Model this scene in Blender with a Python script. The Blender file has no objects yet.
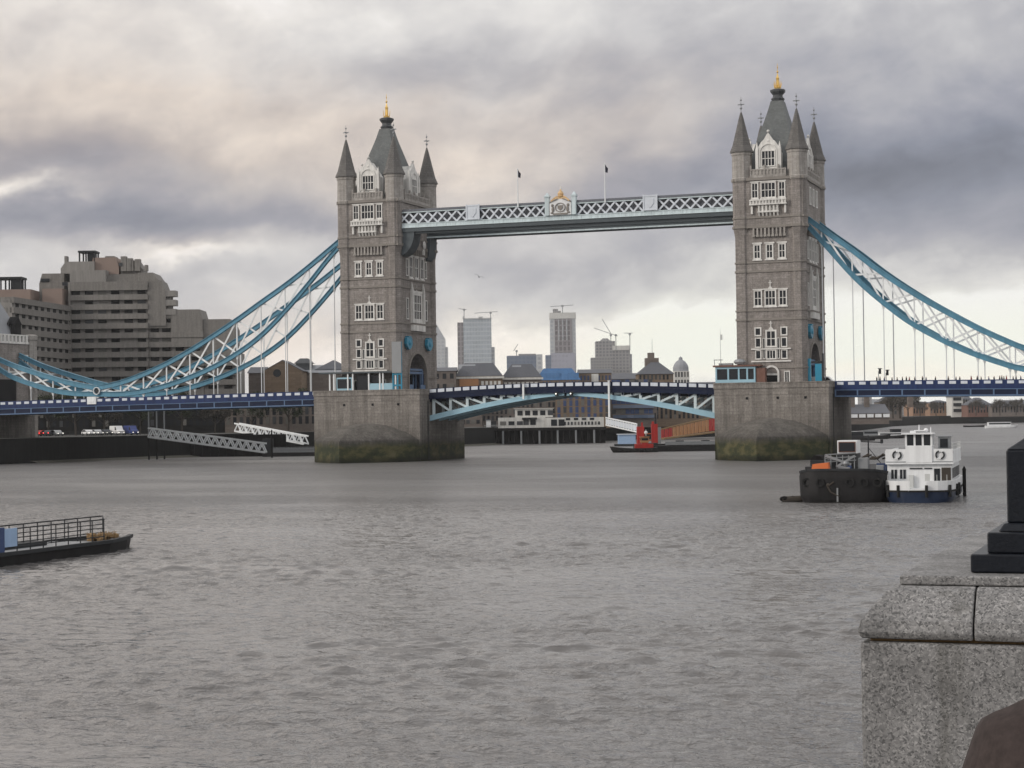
import bpy, bmesh, math, random
from mathutils import Vector, Matrix, Euler
random.seed(7)
C = bpy.context.scene.collection
S = bpy.context.scene
R = math.radians
PI = math.pi

# ---------------------------------------------------------------- camera
CAM = (113.922, -354.177, 8.4533)
YAW, PITCH, ROLL, FPX = .3463, .0178, -.0139, 1870.62
Fv = Vector((-math.sin(YAW) * math.cos(PITCH), math.cos(YAW) * math.cos(PITCH), math.sin(PITCH)))
R0 = Vector((math.cos(YAW), math.sin(YAW), 0))
U0 = R0.cross(Fv)
Rv = R0 * math.cos(ROLL) + U0 * math.sin(ROLL)
Uv = -R0 * math.sin(ROLL) + U0 * math.cos(ROLL)
cd = bpy.data.cameras.new('camera')
cam = bpy.data.objects.new('camera', cd)
C.objects.link(cam)
M4 = Matrix((Rv, Uv, -Fv)).transposed().to_4x4()
M4.translation = Vector(CAM)
cam.matrix_world = M4
cd.sensor_width = 36
cd.lens = FPX / 1024 * 36
cd.clip_start = .1
cd.clip_end = 30000
S.camera = cam
S.render.engine = 'CYCLES'
S.cycles.use_denoising = True
S.cycles.max_bounces = 6
S.cycles.volume_bounces = 0
S.view_settings.view_transform = 'Standard'
S.view_settings.look = 'None'
S.view_settings.exposure = 0.18
S.view_settings.gamma = 1
S.view_settings.use_curve_mapping = False


def pt(x, y, D):
    """world point that a pixel of the photo shows at depth D (used to survey the site)"""
    return Vector(CAM) + (Fv + Rv * ((x - 512) / FPX) - Uv * ((y - 384) / FPX)) * D


# ---------------------------------------------------------------- node helpers
class NT:
    def __init__(s, tree):
        s.t = tree
        s.n = tree.nodes
        s.l = tree.links

    def new(s, ty, **kw):
        n = s.n.new(ty)
        for k, v in kw.items():
            if k.startswith('i_'):
                n.inputs[k[2:].replace('_', ' ')].default_value = v
            else:
                setattr(n, k, v)
        return n

    def math(s, op, a, b=None, c=None, clamp=False):
        n = s.n.new('ShaderNodeMath')
        n.operation = op
        n.use_clamp = clamp
        for i, v in enumerate((a, b, c)):
            if v is None:
                continue
            if isinstance(v, (int, float)):
                n.inputs[i].default_value = v
            else:
                s.l.new(v, n.inputs[i])
        return n.outputs[0]

    def ramp(s, fac, stops):
        n = s.n.new('ShaderNodeValToRGB')
        e = n.color_ramp.elements
        while len(e) < len(stops):
            e.new(.5)
        for k, (p, c) in enumerate(stops):
            e[k].position = p
            e[k].color = (c, c, c, 1) if isinstance(c, (int, float)) else (*c[:3], 1)
        s.l.new(fac, n.inputs[0])
        return n.outputs[0]

    def mix(s, fac, a, b, mode='MIX'):
        n = s.n.new('ShaderNodeMix')
        n.data_type = 'RGBA'
        n.blend_type = mode
        for k, v in ((0, fac), (6, a), (7, b)):
            if isinstance(v, (int, float)):
                n.inputs[k].default_value = v
            elif isinstance(v, tuple):
                n.inputs[k].default_value = (*v[:3], 1)
            else:
                s.l.new(v, n.inputs[k])
        return n.outputs[2]

    def noise(s, vec, scale, detail=3, rough=.5, dist=0.):
        n = s.new('ShaderNodeTexNoise', i_Scale=scale, i_Detail=detail, i_Roughness=rough, i_Distortion=dist)
        if vec is not None:
            s.l.new(vec, n.inputs['Vector'])
        return n.outputs[0]

    def mapping(s, vec, scale=(1, 1, 1), loc=(0, 0, 0), rot=(0, 0, 0)):
        n = s.n.new('ShaderNodeMapping')
        n.inputs['Scale'].default_value = scale
        n.inputs['Location'].default_value = loc
        n.inputs['Rotation'].default_value = rot
        s.l.new(vec, n.inputs[0])
        return n.outputs[0]


# ---------------------------------------------------------------- sky
W = bpy.data.worlds.new('World')
S.world = W
W.use_nodes = True
W.node_tree.nodes.clear()
w = NT(W.node_tree)
SUN_EL, SUN_AZ = R(22), R(228)          # compass angle from +Y, clockwise: behind and to the left of the camera
tc = w.new('ShaderNodeTexCoord')
dirv = tc.outputs['Generated']
sep = w.new('ShaderNodeSeparateXYZ')
w.l.new(dirv, sep.inputs[0])
DG = 180 / PI
az = w.math('MULTIPLY', w.math('ARCTAN2', sep.outputs[0], sep.outputs[1]), DG)
az = w.math('ADD', az, YAW * DG)
el = w.math('MULTIPLY', w.math('ARCSINE', sep.outputs[2]), DG)
cvs = w.new('ShaderNodeCombineXYZ')
w.l.new(w.math('MULTIPLY', az, 1 / 10.0), cvs.inputs[0])
w.l.new(w.math('MULTIPLY', w.math('ADD', el, w.math('MULTIPLY', az, -.12)), 1 / 6.0), cvs.inputs[1])
cvs.inputs[2].default_value = 3.7
cp_ = cvs.outputs[0]                                # cloud bank coordinates: wide, low banks that climb to the right
wn = w.new('ShaderNodeTexNoise', i_Scale=1.5, i_Detail=6.0, i_Roughness=.58)
w.l.new(cp_, wn.inputs['Vector'])
sw = w.new('ShaderNodeSeparateColor')
w.l.new(wn.outputs['Color'], sw.inputs[0])
u = w.math('ADD', az, w.math('MULTIPLY_ADD', sw.outputs[0], 8.0, -4.0))
v = w.math('ADD', el, w.math('MULTIPLY_ADD', sw.outputs[1], 4.0, -2.0))


def sky_uv(x, y):
    return DG * math.atan((x - 512) / FPX), DG * math.atan((417 - (x - 512) * .0139 - y) / FPX)


def blobs(lst, ang=True):
    acc = None
    for (x, y, sx, sy, amp) in lst:
        u0, v0 = sky_uv(x, y)
        du = w.math('MULTIPLY', w.math('SUBTRACT', u, u0), 1 / (sx * DG / FPX))
        dv = w.math('MULTIPLY', w.math('SUBTRACT', v, v0), 1 / (sy * DG / FPX))
        e = w.math('MULTIPLY', w.math('ADD', w.math('MULTIPLY', du, du), w.math('MULTIPLY', dv, dv)), -1)
        g = w.math('MULTIPLY', w.math('EXPONENT', e), amp)
        acc = g if acc is None else w.math('ADD', acc, g)
    return acc


base = w.ramp(w.math('MULTIPLY_ADD', v, 1 / 60, .1), [(.0, .88), (.1, .88), (.145, .71), (.18, .61), (.22, .58), (.26, .66), (.30, .70), (.38, .92), (.5, 1.0), (.9, 1.02)])
lum = blobs([
    (40, 165, 130, 32, -.24), (180, 222, 170, 26, -.30), (40, 238, 110, 16, -.14), (455, 215, 90, 14, -.14),
    (1010, 185, 280, 62, -.38), (840, 160, 80, 60, -.14), (640, 185, 110, 30, -.18), (460, 65, 130, 24, -.09), (650, 70, 160, 20, -.05),
    (60, 60, 220, 60, .05), (420, 15, 150, 26, .06), (-250, -480, 700, 330, .18), (1350, -300, 500, 330, -.22), (25, 203, 48, 11, .45), (330, 245, 80, 10, .10), (590, 125, 130, 26, .08),
    (250, 110, 130, 40, .06), (475, 150, 60, 24, .14), (180, 262, 90, 8, .32), (250, 285, 90, 12, -.10), (500, 262, 120, 14, -.06), (660, 255, 110, 12, -.10),
    (980, 342, 340, 50, .75), (700, 342, 160, 30, .55), (500, 345, 110, 24, .24), (300, 350, 80, 22, .22),
    (900, 262, 260, 12, .10), (1010, 80, 160, 40, -.06), (800, 40, 160, 30, .04),
])
fb = w.ramp(w.noise(cp_, 1.45, 10, .56, .3), [(.33, 0.0), (.5, .5), (.67, 1.0)])
fb2 = w.noise(cp_, 4.6, 9, .62, .25)
lum = w.math('ADD', base, lum)
lum = w.math('ADD', lum, w.math('MULTIPLY_ADD', fb, .27, -.135))
lum = w.math('ADD', lum, w.math('MULTIPLY_ADD', fb2, .32, -.16))
cloud = w.ramp(lum, [(.0, (.12, .13, .17)), (.22, (.215, .23, .29)), (.40, (.315, .32, .375)), (.58, (.46, .455, .48)), (.72, (.61, .60, .605)), (.86, (.76, .745, .73)), (1.0, (.95, .935, .93))])
warm = blobs([(-300, -400, 700, 420, .9), (420, 160, 170, 60, 1.0), (20, 120, 210, 90, .9), (200, 130, 160, 45, .8), (290, 345, 110, 35, 1.0), (520, 335, 90, 30, .7), (170, 255, 90, 16, .5), (960, 385, 300, 14, .5), (600, 120, 150, 55, .6)])
warm = w.math('MULTIPLY', warm, .78, clamp=True)
cloud = w.mix(warm, cloud, (1.11, .99, .88), 'MULTIPLY')
pale = w.math('MULTIPLY', blobs([(960, 350, 320, 60, 1.0), (700, 350, 170, 44, .9)]), 1.0, clamp=True)
cloud = w.mix(pale, cloud, (1.0, 1.03, .93), 'MULTIPLY')
sky = w.new('ShaderNodeTexSky', sky_type='NISHITA', sun_disc=False, sun_elevation=SUN_EL, sun_rotation=SUN_AZ, air_density=1.4, dust_density=2.0)
bg1 = w.new('ShaderNodeBackground', i_Strength=.07)
w.l.new(sky.outputs[0], bg1.inputs[0])
bg2 = w.new('ShaderNodeBackground', i_Strength=1.0)
w.l.new(cloud, bg2.inputs[0])
mixs = w.new('ShaderNodeMixShader', i_Fac=.94)
w.l.new(bg1.outputs[0], mixs.inputs[1])
w.l.new(bg2.outputs[0], mixs.inputs[2])
out = w.new('ShaderNodeOutputWorld')
w.l.new(mixs.outputs[0], out.inputs[0])

sl = bpy.data.lights.new('sun', 'SUN')
sl.energy = 1.5
sl.angle = R(14)
sl.color = (1, .93, .84)
so = bpy.data.objects.new('sun', sl)
C.objects.link(so)
sd = Vector((math.sin(SUN_AZ) * math.cos(SUN_EL), math.cos(SUN_AZ) * math.cos(SUN_EL), math.sin(SUN_EL)))
so.rotation_euler = sd.to_track_quat('Z', 'Y').to_euler()


# ---------------------------------------------------------------- materials
MT = {}


def mat(name, col, rough=.8, metal=0., var=.25, scale=.6, grain=0., bump=0., bscale=8., spec=.3, brick=None, streak=0., rng=None):
    """procedural paint/stone: large soft variation, fine grain, vertical streaks, optional coursing"""
    m = bpy.data.materials.new(name)
    m.use_nodes = True
    n = NT(m.node_tree)
    b = m.node_tree.nodes['Principled BSDF']
    tc = n.new('ShaderNodeTexCoord')
    ob = tc.outputs['Object']
    c = n.mix(n.noise(ob, scale, 5, .6), tuple(x * (1 - var) for x in col), tuple(min(1, x * (1 + var)) for x in col))
    if grain:
        g = n.noise(ob, scale * 14, 3, .7)
        c = n.mix(1.0, c, n.ramp(g, [(.3, 1 - grain), (.7, 1 + grain * .6)]), 'MULTIPLY')
    if streak:
        g = n.noise(n.mapping(ob, (1.3, 1.3, .09)), 1.1, 5, .65)
        c = n.mix(1.0, c, n.ramp(g, [(.35, 1 - streak), (.62, 1.0)]), 'MULTIPLY')
    if brick:
        bw, bh, mk = brick
        s2 = n.new('ShaderNodeSeparateXYZ')
        n.l.new(ob, s2.inputs[0])
        cv = n.new('ShaderNodeCombineXYZ')
        n.l.new(n.math('ADD', s2.outputs[0], s2.outputs[1]), cv.inputs[0])
        n.l.new(s2.outputs[2], cv.inputs[1])
        bt = n.new('ShaderNodeTexBrick', i_Scale=1.0)
        bt.inputs['Brick Width'].default_value = bw
        bt.inputs['Row Height'].default_value = bh
        bt.inputs['Mortar Size'].default_value = bh * .07
        bt.inputs['Color1'].default_value = (1, 1, 1, 1)
        bt.inputs['Color2'].default_value = (.80, .79, .78, 1)
        bt.inputs['Mortar'].default_value = (mk, mk, mk, 1)
        n.l.new(cv.outputs[0], bt.inputs['Vector'])
        c = n.mix(1.0, c, bt.outputs[0], 'MULTIPLY')
    n.l.new(c, b.inputs['Base Color'])
    b.inputs['Roughness'].default_value = rough
    b.inputs['Metallic'].default_value = metal
    b.inputs['Specular IOR Level'].default_value = spec
    if bump:
        bp = n.new('ShaderNodeBump', i_Strength=.6, i_Distance=bump)
        n.l.new(n.noise(ob, bscale, 4, .6), bp.inputs['Height'])
        n.l.new(bp.outputs[0], b.inputs['Normal'])
    MT[name] = m
    return m


mat('tower_stone', (.32, .292, .274), .9, var=.32, scale=.30, grain=.30, brick=(1.1, .42, .72), streak=.28, bump=.03)
mat('turret_stone', (.42, .395, .37), .9, var=.2, scale=.4, grain=.2, brick=(.9, .42, .8), streak=.3)
mat('trim_stone', (.76, .745, .715), .85, var=.15, scale=1.0, grain=.16, streak=.3)
mat('course_stone', (.24, .22, .20), .9, var=.2, scale=.8, grain=.2)
mat('spire_slate', (.155, .148, .142), .8, var=.35, scale=1.2, grain=.4, brick=(.45, .38, .6))
mat('roof_slate', (.135, .145, .146), .6, var=.25, scale=.5, grain=.25, brick=(.5, .3, .75))
mat('gold', (.75, .5, .16), .35, 1.0, var=.1)
mat('crown_gilt', (.62, .42, .22), .6, var=.3, scale=3)
mat('lead', (.07, .075, .08), .5, var=.2)
mat('glass_dark', (.014, .016, .02), .25, var=.3, spec=.35)
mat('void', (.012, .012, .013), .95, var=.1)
mat('blue_deck', (.018, .036, .115), .55, spec=.2, var=.3, scale=.8, streak=.3)
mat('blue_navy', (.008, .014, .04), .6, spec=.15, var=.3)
mat('blue_edge', (.10, .16, .27), .5, spec=.2, var=.2)
mat('chain_blue', (.10, .265, .375), .45, var=.22, scale=.5, streak=.2)
mat('chain_pale', (.30, .47, .56), .5, var=.15)
mat('shield_blue', (.03, .23, .36), .4, var=.2)
mat('white_paint', (.78, .80, .81), .5, var=.1, scale=1, streak=.15)
mat('panel_white', (.62, .66, .72), .5, var=.1, streak=.1)
mat('walk_pale', (.58, .67, .70), .5, var=.12, streak=.2)
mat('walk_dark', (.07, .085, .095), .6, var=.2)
mat('asphalt', (.05, .05, .052), .9, var=.15, grain=.2)
mat('concrete_brut', (.215, .203, .19), .9, var=.16, scale=.15, grain=.15, streak=.22)
mat('concrete_pale', (.255, .243, .23), .9, var=.15, scale=.2, streak=.2)
mat('terracotta', (.235, .18, .155), .9, var=.18, scale=.2)
mat('brick_brown', (.21, .155, .11), .9, var=.2, scale=.15, grain=.15, brick=(2.4, .8, .8))
mat('brick_grey', (.17, .145, .13), .9, var=.2, scale=.15, grain=.15, brick=(2.4, .8, .8))
mat('brick_red', (.17, .09, .07), .9, var=.2, scale=.12, grain=.2)
mat('brick_orange', (.27, .17, .115), .9, var=.15, scale=.15)
mat('slate_far', (.10, .105, .12), .7, var=.2, scale=.2, grain=.2)
mat('slate_pale', (.26, .27, .29), .7, var=.15, scale=.2)
mat('roof_blue', (.06, .15, .31), .6, var=.2, scale=.2, streak=.2)
mat('render_white', (.62, .61, .58), .8, var=.1, scale=.2, streak=.2)
mat('dark_wood', (.016, .015, .015), .95, spec=.1, var=.4, scale=.6, streak=.4)
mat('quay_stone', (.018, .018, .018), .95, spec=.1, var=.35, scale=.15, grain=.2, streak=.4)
mat('steel_grey', (.25, .26, .27), .5, .3, var=.15)
mat('steel_pale', (.5, .51, .5), .6, var=.15)
mat('dark_metal', (.024, .026, .029), .6, spec=.25, var=.3, scale=2)
mat('black_iron', (.010, .012, .017), .38, var=.4, spec=.22, scale=5, grain=.3, bump=.003, bscale=60)
mat('hull_black', (.020, .019, .020), .6, spec=.25, var=.35, scale=.7, grain=.25, streak=.35)
mat('hull_navy', (.012, .022, .05), .35, var=.25)
mat('boat_white', (.74, .75, .76), .45, var=.07, scale=.8, streak=.14)
mat('boat_red', (.42, .03, .025), .55, var=.25, scale=1, streak=.2)
mat('boat_orange', (.62, .16, .05), .6, var=.2)
mat('rail_orange', (.40, .20, .09), .6, var=.2)
mat('canvas_blue', (.30, .42, .60), .7, var=.15, scale=1.5)
mat('post_blue', (.04, .065, .15), .6, var=.2)
mat('straw', (.26, .17, .085), .95, var=.45, scale=2.5, grain=.4)
mat('skin', (.40, .25, .18), .6, var=.08)
mat('coat_brown', (.044, .033, .031), .95, var=.25, scale=5, grain=.3)
mat('cloth_dark', (.03, .03, .036), .9, var=.3)
mat('cloth_blue', (.05, .07, .14), .9, var=.3)
mat('cloth_red', (.22, .04, .04), .9, var=.3)
mat('hair', (.02, .014, .01), .8, var=.3)
mat('rubber', (.015, .015, .015), .9, var=.2)
mat('bird_grey', (.12, .12, .125), .9, var=.3)
mat('bark', (.05, .042, .035), .95, var=.3, scale=3)
mat('leaf', (.038, .046, .026), .8, var=.45, scale=.4)
mat('leaf_grey', (.075, .066, .056), .85, var=.4, scale=.4)
mat('car_silver', (.45, .46, .47), .3, .4, var=.05)
mat('car_white', (.7, .7, .7), .35, var=.05)
mat('car_dark', (.03, .035, .045), .3, var=.05)
mat('car_red', (.3, .02, .02), .3, var=.05)
mat('car_blue', (.04, .06, .2), .3, var=.05)
mat('flag_dark', (.03, .03, .05), .9, var=.3)


def emit(name, col, s):
    m = bpy.data.materials.new(name)
    m.use_nodes = True
    b = m.node_tree.nodes['Principled BSDF']
    b.inputs['Base Color'].default_value = (*col, 1)
    b.inputs['Emission Color'].default_value = (*col, 1)
    b.inputs['Emission Strength'].default_value = s
    MT[name] = m


emit('tail_lamp', (1, .05, .04), 2.0)
emit('head_lamp', (1, .95, .85), 1.2)


def tower_facade(name, wall, glass, bw, bh, duty_x=.6, duty_z=.55, rough=.35, slope=0.):
    """far curtain wall: window bays in a regular grid over the object's own coordinates"""
    m = mat(name, wall, rough, var=.12, scale=.05)
    n = NT(m.node_tree)
    b = m.node_tree.nodes['Principled BSDF']
    old = b.inputs['Base Color'].links[0].from_socket
    tc = n.new('ShaderNodeTexCoord')
    s2 = n.new('ShaderNodeSeparateXYZ')
    n.l.new(tc.outputs['Object'], s2.inputs[0])
    fx = n.math('FRACT', n.math('DIVIDE', n.math('ADD', s2.outputs[0], s2.outputs[1]), bw))
    fz = n.math('FRACT', n.math('DIVIDE', s2.outputs[2], bh))
    k = n.math('MULTIPLY', n.math('LESS_THAN', fx, duty_x), n.math('LESS_THAN', fz, duty_z))
    nz = n.noise(tc.outputs['Object'], .06, 3, .6)
    g2 = n.mix(nz, tuple(x * .6 for x in glass), tuple(min(1, x * 1.5) for x in glass))
    n.l.new(n.mix(k, old, g2), b.inputs['Base Color'])
    return m


tower_facade('facade_pale', (.42, .43, .44), (.30, .32, .35), 9, 8)
tower_facade('facade_glass', (.40, .43, .46), (.27, .31, .35), 6, 9, .8, .7, .25)
tower_facade('facade_dark', (.22, .20, .21), (.10, .085, .09), 8, 10, .6, .75)
tower_facade('facade_lilac', (.31, .31, .37), (.27, .27, .33), 7, 9)
tower_facade('facade_blue', (.12, .15, .21), (.08, .11, .17), 7, 7, .7, .6)
tower_facade('facade_grey', (.24, .235, .235), (.12, .12, .125), 4.4, 4.6, .55, .5)
tower_facade('facade_site', (.27, .26, .26), (.13, .13, .14), 5.5, 5.2, .62, .62)


def pier_stone(nm, base_):
    m = mat(nm, base_, .9, var=.36, scale=.22, grain=.28, brick=(1.5, .6, .74), streak=.38)
    n = NT(m.node_tree)
    b = m.node_tree.nodes['Principled BSDF']
    old = b.inputs['Base Color'].links[0].from_socket
    ge = n.new('ShaderNodeNewGeometry')
    s2 = n.new('ShaderNodeSeparateXYZ')
    n.l.new(ge.outputs['Position'], s2.inputs[0])
    # tide mark: algae up to about 4.6 m, wet dark stone above
    wob = n.noise(n.mapping(ge.outputs['Position'], (1, 1, .3)), .35, 4, .6)
    z = n.math('ADD', s2.outputs[2], n.math('MULTIPLY_ADD', wob, -1.4, .7))
    damp = n.ramp(n.math('DIVIDE', z, 14), [(.30, .50), (.36, .74), (.60, .92), (.72, 1.0)])
    c = n.mix(1.0, old, damp, 'MULTIPLY')
    an = n.noise(n.mapping(ge.outputs['Position'], (1, 1, 1.7)), .30, 6, .68)
    alg = n.ramp(an, [(.30, (.012, .016, .009)), (.48, (.032, .036, .016)), (.58, (.07, .065, .028)), (.72, (.10, .092, .05))])
    k = n.ramp(n.math('DIVIDE', z, 10), [(.30, 1.0), (.43, 0.0)])
    c = n.mix(k, c, alg)
    lo = n.ramp(n.math('DIVIDE', s2.outputs[2], 4), [(.10, .45), (.30, 1.0)])
    c = n.mix(1.0, c, lo, 'MULTIPLY')
    n.l.new(c, b.inputs['Base Color'])
    return m


pier_stone('pier_stone', (.285, .262, .24))
pier_stone('pier_wet', (.20, .185, .168))


def granite():
    m = bpy.data.materials.new('granite')
    m.use_nodes = True
    n = NT(m.node_tree)
    b = m.node_tree.nodes['Principled BSDF']
    tc = n.new('ShaderNodeTexCoord')
    ob = tc.outputs['Object']
    warp = n.new('ShaderNodeTexNoise', i_Scale=60.0, i_Detail=2.0)
    n.l.new(ob, warp.inputs['Vector'])
    mx = n.new('ShaderNodeVectorMath', operation='MULTIPLY_ADD')
    n.l.new(warp.outputs['Color'], mx.inputs[0])
    mx.inputs[1].default_value = (.022, .022, .022)
    n.l.new(ob, mx.inputs[2])
    vo = n.new('ShaderNodeTexVoronoi', i_Scale=165.0)
    n.l.new(mx.outputs[0], vo.inputs['Vector'])
    vs = n.new('ShaderNodeSeparateColor')
    n.l.new(vo.outputs['Color'], vs.inputs[0])
    c = n.ramp(vs.outputs[0], [(.0, (.012, .012, .013)), (.13, (.03, .03, .032)), (.22, (.12, .118, .12)), (.5, (.18, .176, .176)), (.8, (.24, .235, .232)), (.95, (.36, .35, .345))])
    c = n.mix(.36, c, (.20, .197, .197))
    big = n.noise(ob, 4, 6, .65)
    c = n.mix(1.0, c, n.ramp(big, [(.32, .62), (.5, .95), (.68, 1.18)]), 'MULTIPLY')
    st_ = n.noise(n.mapping(ob, (7, 7, .9)), 1.2, 5, .65)
    c = n.mix(n.ramp(st_, [(.56, 0.0), (.72, .55)]), c, (.045, .042, .032))
    n.l.new(c, b.inputs['Base Color'])
    b.inputs['Roughness'].default_value = .75
    bp = n.new('ShaderNodeBump', i_Strength=.5, i_Distance=.004)
    n.l.new(n.noise(ob, 70, 4, .6), bp.inputs['Height'])
    n.l.new(bp.outputs[0], b.inputs['Normal'])
    MT['granite'] = m


granite()


def water_mat():
    m = bpy.data.materials.new('river_water')
    m.use_nodes = True
    n = NT(m.node_tree)
    b = m.node_tree.nodes['Principled BSDF']
    ge = n.new('ShaderNodeNewGeometry')
    p = ge.outputs['Position']
    big = n.noise(n.mapping(p, (.012, .022, 1)), 1, 4, .55)
    b.inputs['Roughness'].default_value = .07
    b.inputs['IOR'].default_value = 1.33
    col = n.mix(big, (.112, .107, .106), (.150, .144, .142))
    n.l.new(col, b.inputs['Base Color'])
    rot = (0, 0, .30)
    n1 = n.noise(n.mapping(p, (1.7, 2.3, 1), rot=rot), 1, 3, .55, .3)
    n1 = n.math('POWER', n1, 1.7)
    n2 = n.noise(n.mapping(p, (5.5, 7.0, 1), rot=rot), 1, 3, .55, .4)
    n3 = n.noise(n.mapping(p, (.16, .22, 1), rot=rot), 1, 3, .5, .8)
    gate = n.ramp(n.noise(n.mapping(p, (.022, .05, 1), rot=(0, 0, .2)), 1, 4, .6, .5), [(.38, .35), (.64, 1.5)])
    h = n.math('ADD', n.math('MULTIPLY', n1, .66), n.math('MULTIPLY', n2, .07))
    h = n.math('ADD', n.math('MULTIPLY', h, gate), n.math('MULTIPLY', n3, .45))
    bp = n.new('ShaderNodeBump', i_Strength=1.0, i_Distance=.62)
    fade = n.new('ShaderNodeSeparateXYZ')
    n.l.new(p, fade.inputs[0])
    sc_ = n.math('MULTIPLY_ADD', n.math('ADD', n.math('MULTIPLY', fade.outputs[1], 1 / 50), 4.4, clamp=True), .95, .42)
    h = n.math('MULTIPLY', h, sc_)
    # wavelets too small to resolve far away act as roughness
    n.l.new(n.math('MULTIPLY_ADD', n.math('MULTIPLY_ADD', fade.outputs[1], 1 / 90, 2.5, clamp=True), .24, .08), b.inputs['Roughness'])
    n.l.new(h, bp.inputs['Height'])
    n.l.new(bp.outputs[0], b.inputs['Normal'])
    MT['river_water'] = m


water_mat()
mat('mud', (.09, .085, .07), .9, var=.3, scale=.05, grain=.2)
mat('paving', (.18, .175, .165), .9, var=.2, scale=.5, grain=.2, brick=(.9, .6, .7))
mat('land_dark', (.07, .07, .065), .95, var=.3, scale=.02)


# ---------------------------------------------------------------- object helpers
ORG = {}


def tag(o, label=None, cat=None, group=None, kind=None):
    if label:
        o['label'] = label
    if cat:
        o['category'] = cat
    if group:
        o['group'] = group
    if kind:
        o['kind'] = kind
    return o


def empty(name, loc, label=None, cat=None, group=None, rz=0., org=None):
    o = bpy.data.objects.new(name, None)
    C.objects.link(o)
    o.location = loc
    o.rotation_euler = (0, 0, rz)
    o.empty_display_size = .5
    ORG[o.name] = Vector(loc if org is None else org)
    return tag(o, label, cat, group)


class MB:
    def __init__(s):
        s.v = []
        s.f = []
        s.m = []

    def add(s, vs, fs, m=0):
        k = len(s.v)
        s.v += [tuple(p) for p in vs]
        s.f += [tuple(i + k for i in f) for f in fs]
        s.m += [m] * len(fs)
        return s

    def box(s, x0, x1, y0, y1, z0, z1, m=0):
        return s.add([(x0, y0, z0), (x1, y0, z0), (x1, y1, z0), (x0, y1, z0), (x0, y0, z1), (x1, y0, z1), (x1, y1, z1), (x0, y1, z1)],
                     [(3, 2, 1, 0), (4, 5, 6, 7), (0, 1, 5, 4), (1, 2, 6, 5), (2, 3, 7, 6), (3, 0, 4, 7)], m)

    def bar(s, p, q, a, b=None, up=(0, 0, 1), m=0):
        """rectangular beam p->q, a wide (sideways), b deep (along up)"""
        b = b or a
        p, q = Vector(p), Vector(q)
        d = (q - p)
        if d.length < 1e-6:
            return s
        d.normalize()
        up = Vector(up)
        if abs(d.dot(up)) > .98:
            up = Vector((0, 1, 0)) if abs(d.y) < .9 else Vector((1, 0, 0))
        sx = d.cross(up).normalized() * a / 2
        sz = sx.cross(d).normalized() * b / 2
        vs = [p - sx - sz, p + sx - sz, p + sx + sz, p - sx + sz, q - sx - sz, q + sx - sz, q + sx + sz, q - sx + sz]
        return s.add(vs, [(3, 2, 1, 0), (4, 5, 6, 7), (0, 1, 5, 4), (1, 2, 6, 5), (2, 3, 7, 6), (3, 0, 4, 7)], m)

    def tube(s, p, q, r0, r1=None, n=8, m=0, caps=True):
        r1 = r0 if r1 is None else r1
        p, q = Vector(p), Vector(q)
        d = (q - p).normalized()
        a = Vector((0, 0, 1)) if abs(d.z) < .9 else Vector((1, 0, 0))
        e1 = d.cross(a).normalized()
        e2 = d.cross(e1)
        vs = []
        for c, r in ((p, r0), (q, r1)):
            for i in range(n):
                t = 2 * PI * (i + .5) / n
                vs.append(c + e1 * math.cos(t) * r + e2 * math.sin(t) * r)
        fs = [(i, (i + 1) % n, n + (i + 1) % n, n + i) for i in range(n)]
        if caps:
            fs += [tuple(range(n))[::-1], tuple(range(n, 2 * n))]
        return s.add(vs, fs, m)

    def lathe(s, prof, c=(0, 0), n=12, m=0, off=.5):
        """prof: [(r, z)...] bottom to top"""
        vs, fs = [], []
        for r, z in prof:
            for i in range(n):
                t = 2 * PI * (i + off) / n
                vs.append((c[0] + r * math.cos(t), c[1] + r * math.sin(t), z))
        for k in range(len(prof) - 1):
            for i in range(n):
                j = (i + 1) % n
                fs.append((k * n + i, k * n + j, (k + 1) * n + j, (k + 1) * n + i))
        fs.append(tuple(range(n))[::-1])
        fs.append(tuple(range((len(prof) - 1) * n, len(prof) * n)))
        return s.add(vs, fs, m)

    def prism(s, poly, axis, a, b, m=0):
        """poly in the plane normal to axis; 'x': (y,z), 'y': (x,z), 'z': (x,y)"""
        def P(u_, v_, t):
            return {'x': (t, u_, v_), 'y': (u_, t, v_), 'z': (u_, v_, t)}[axis]
        n = len(poly)
        vs = [P(*p, a) for p in poly] + [P(*p, b) for p in poly]
        fs = [(i, (i + 1) % n, n + (i + 1) % n, n + i) for i in range(n)] + [tuple(range(n))[::-1], tuple(range(n, 2 * n))]
        return s.add(vs, fs, m)

    def frust(s, c, z0, z1, h0, h1, m=0):
        """rectangular frustum, half sizes h0 at z0 and h1 at z1"""
        x, y = c
        vs = [(x + sx * h0[0], y + sy * h0[1], z0) for sx, sy in ((-1, -1), (1, -1), (1, 1), (-1, 1))] + \
             [(x + sx * h1[0], y + sy * h1[1], z1) for sx, sy in ((-1, -1), (1, -1), (1, 1), (-1, 1))]
        return s.add(vs, [(3, 2, 1, 0), (4, 5, 6, 7), (0, 1, 5, 4), (1, 2, 6, 5), (2, 3, 7, 6), (3, 0, 4, 7)], m)

    def ball(s, c, r, m=0, n=8, sc=(1, 1, 1)):
        k = n // 2
        prof = [(max(1e-3, r * math.sin(PI * i / k)), -r * math.cos(PI * i / k)) for i in range(k + 1)]
        vs, fs = [], []
        for rr, z in prof:
            for i in range(n):
                t = 2 * PI * i / n
                vs.append((c[0] + rr * math.cos(t) * sc[0], c[1] + rr * math.sin(t) * sc[1], c[2] + z * sc[2]))
        for a in range(k):
            for i in range(n):
                j = (i + 1) % n
                fs.append((a * n + i, a * n + j, (a + 1) * n + j, (a + 1) * n + i))
        return s.add(vs, fs, m)

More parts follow.
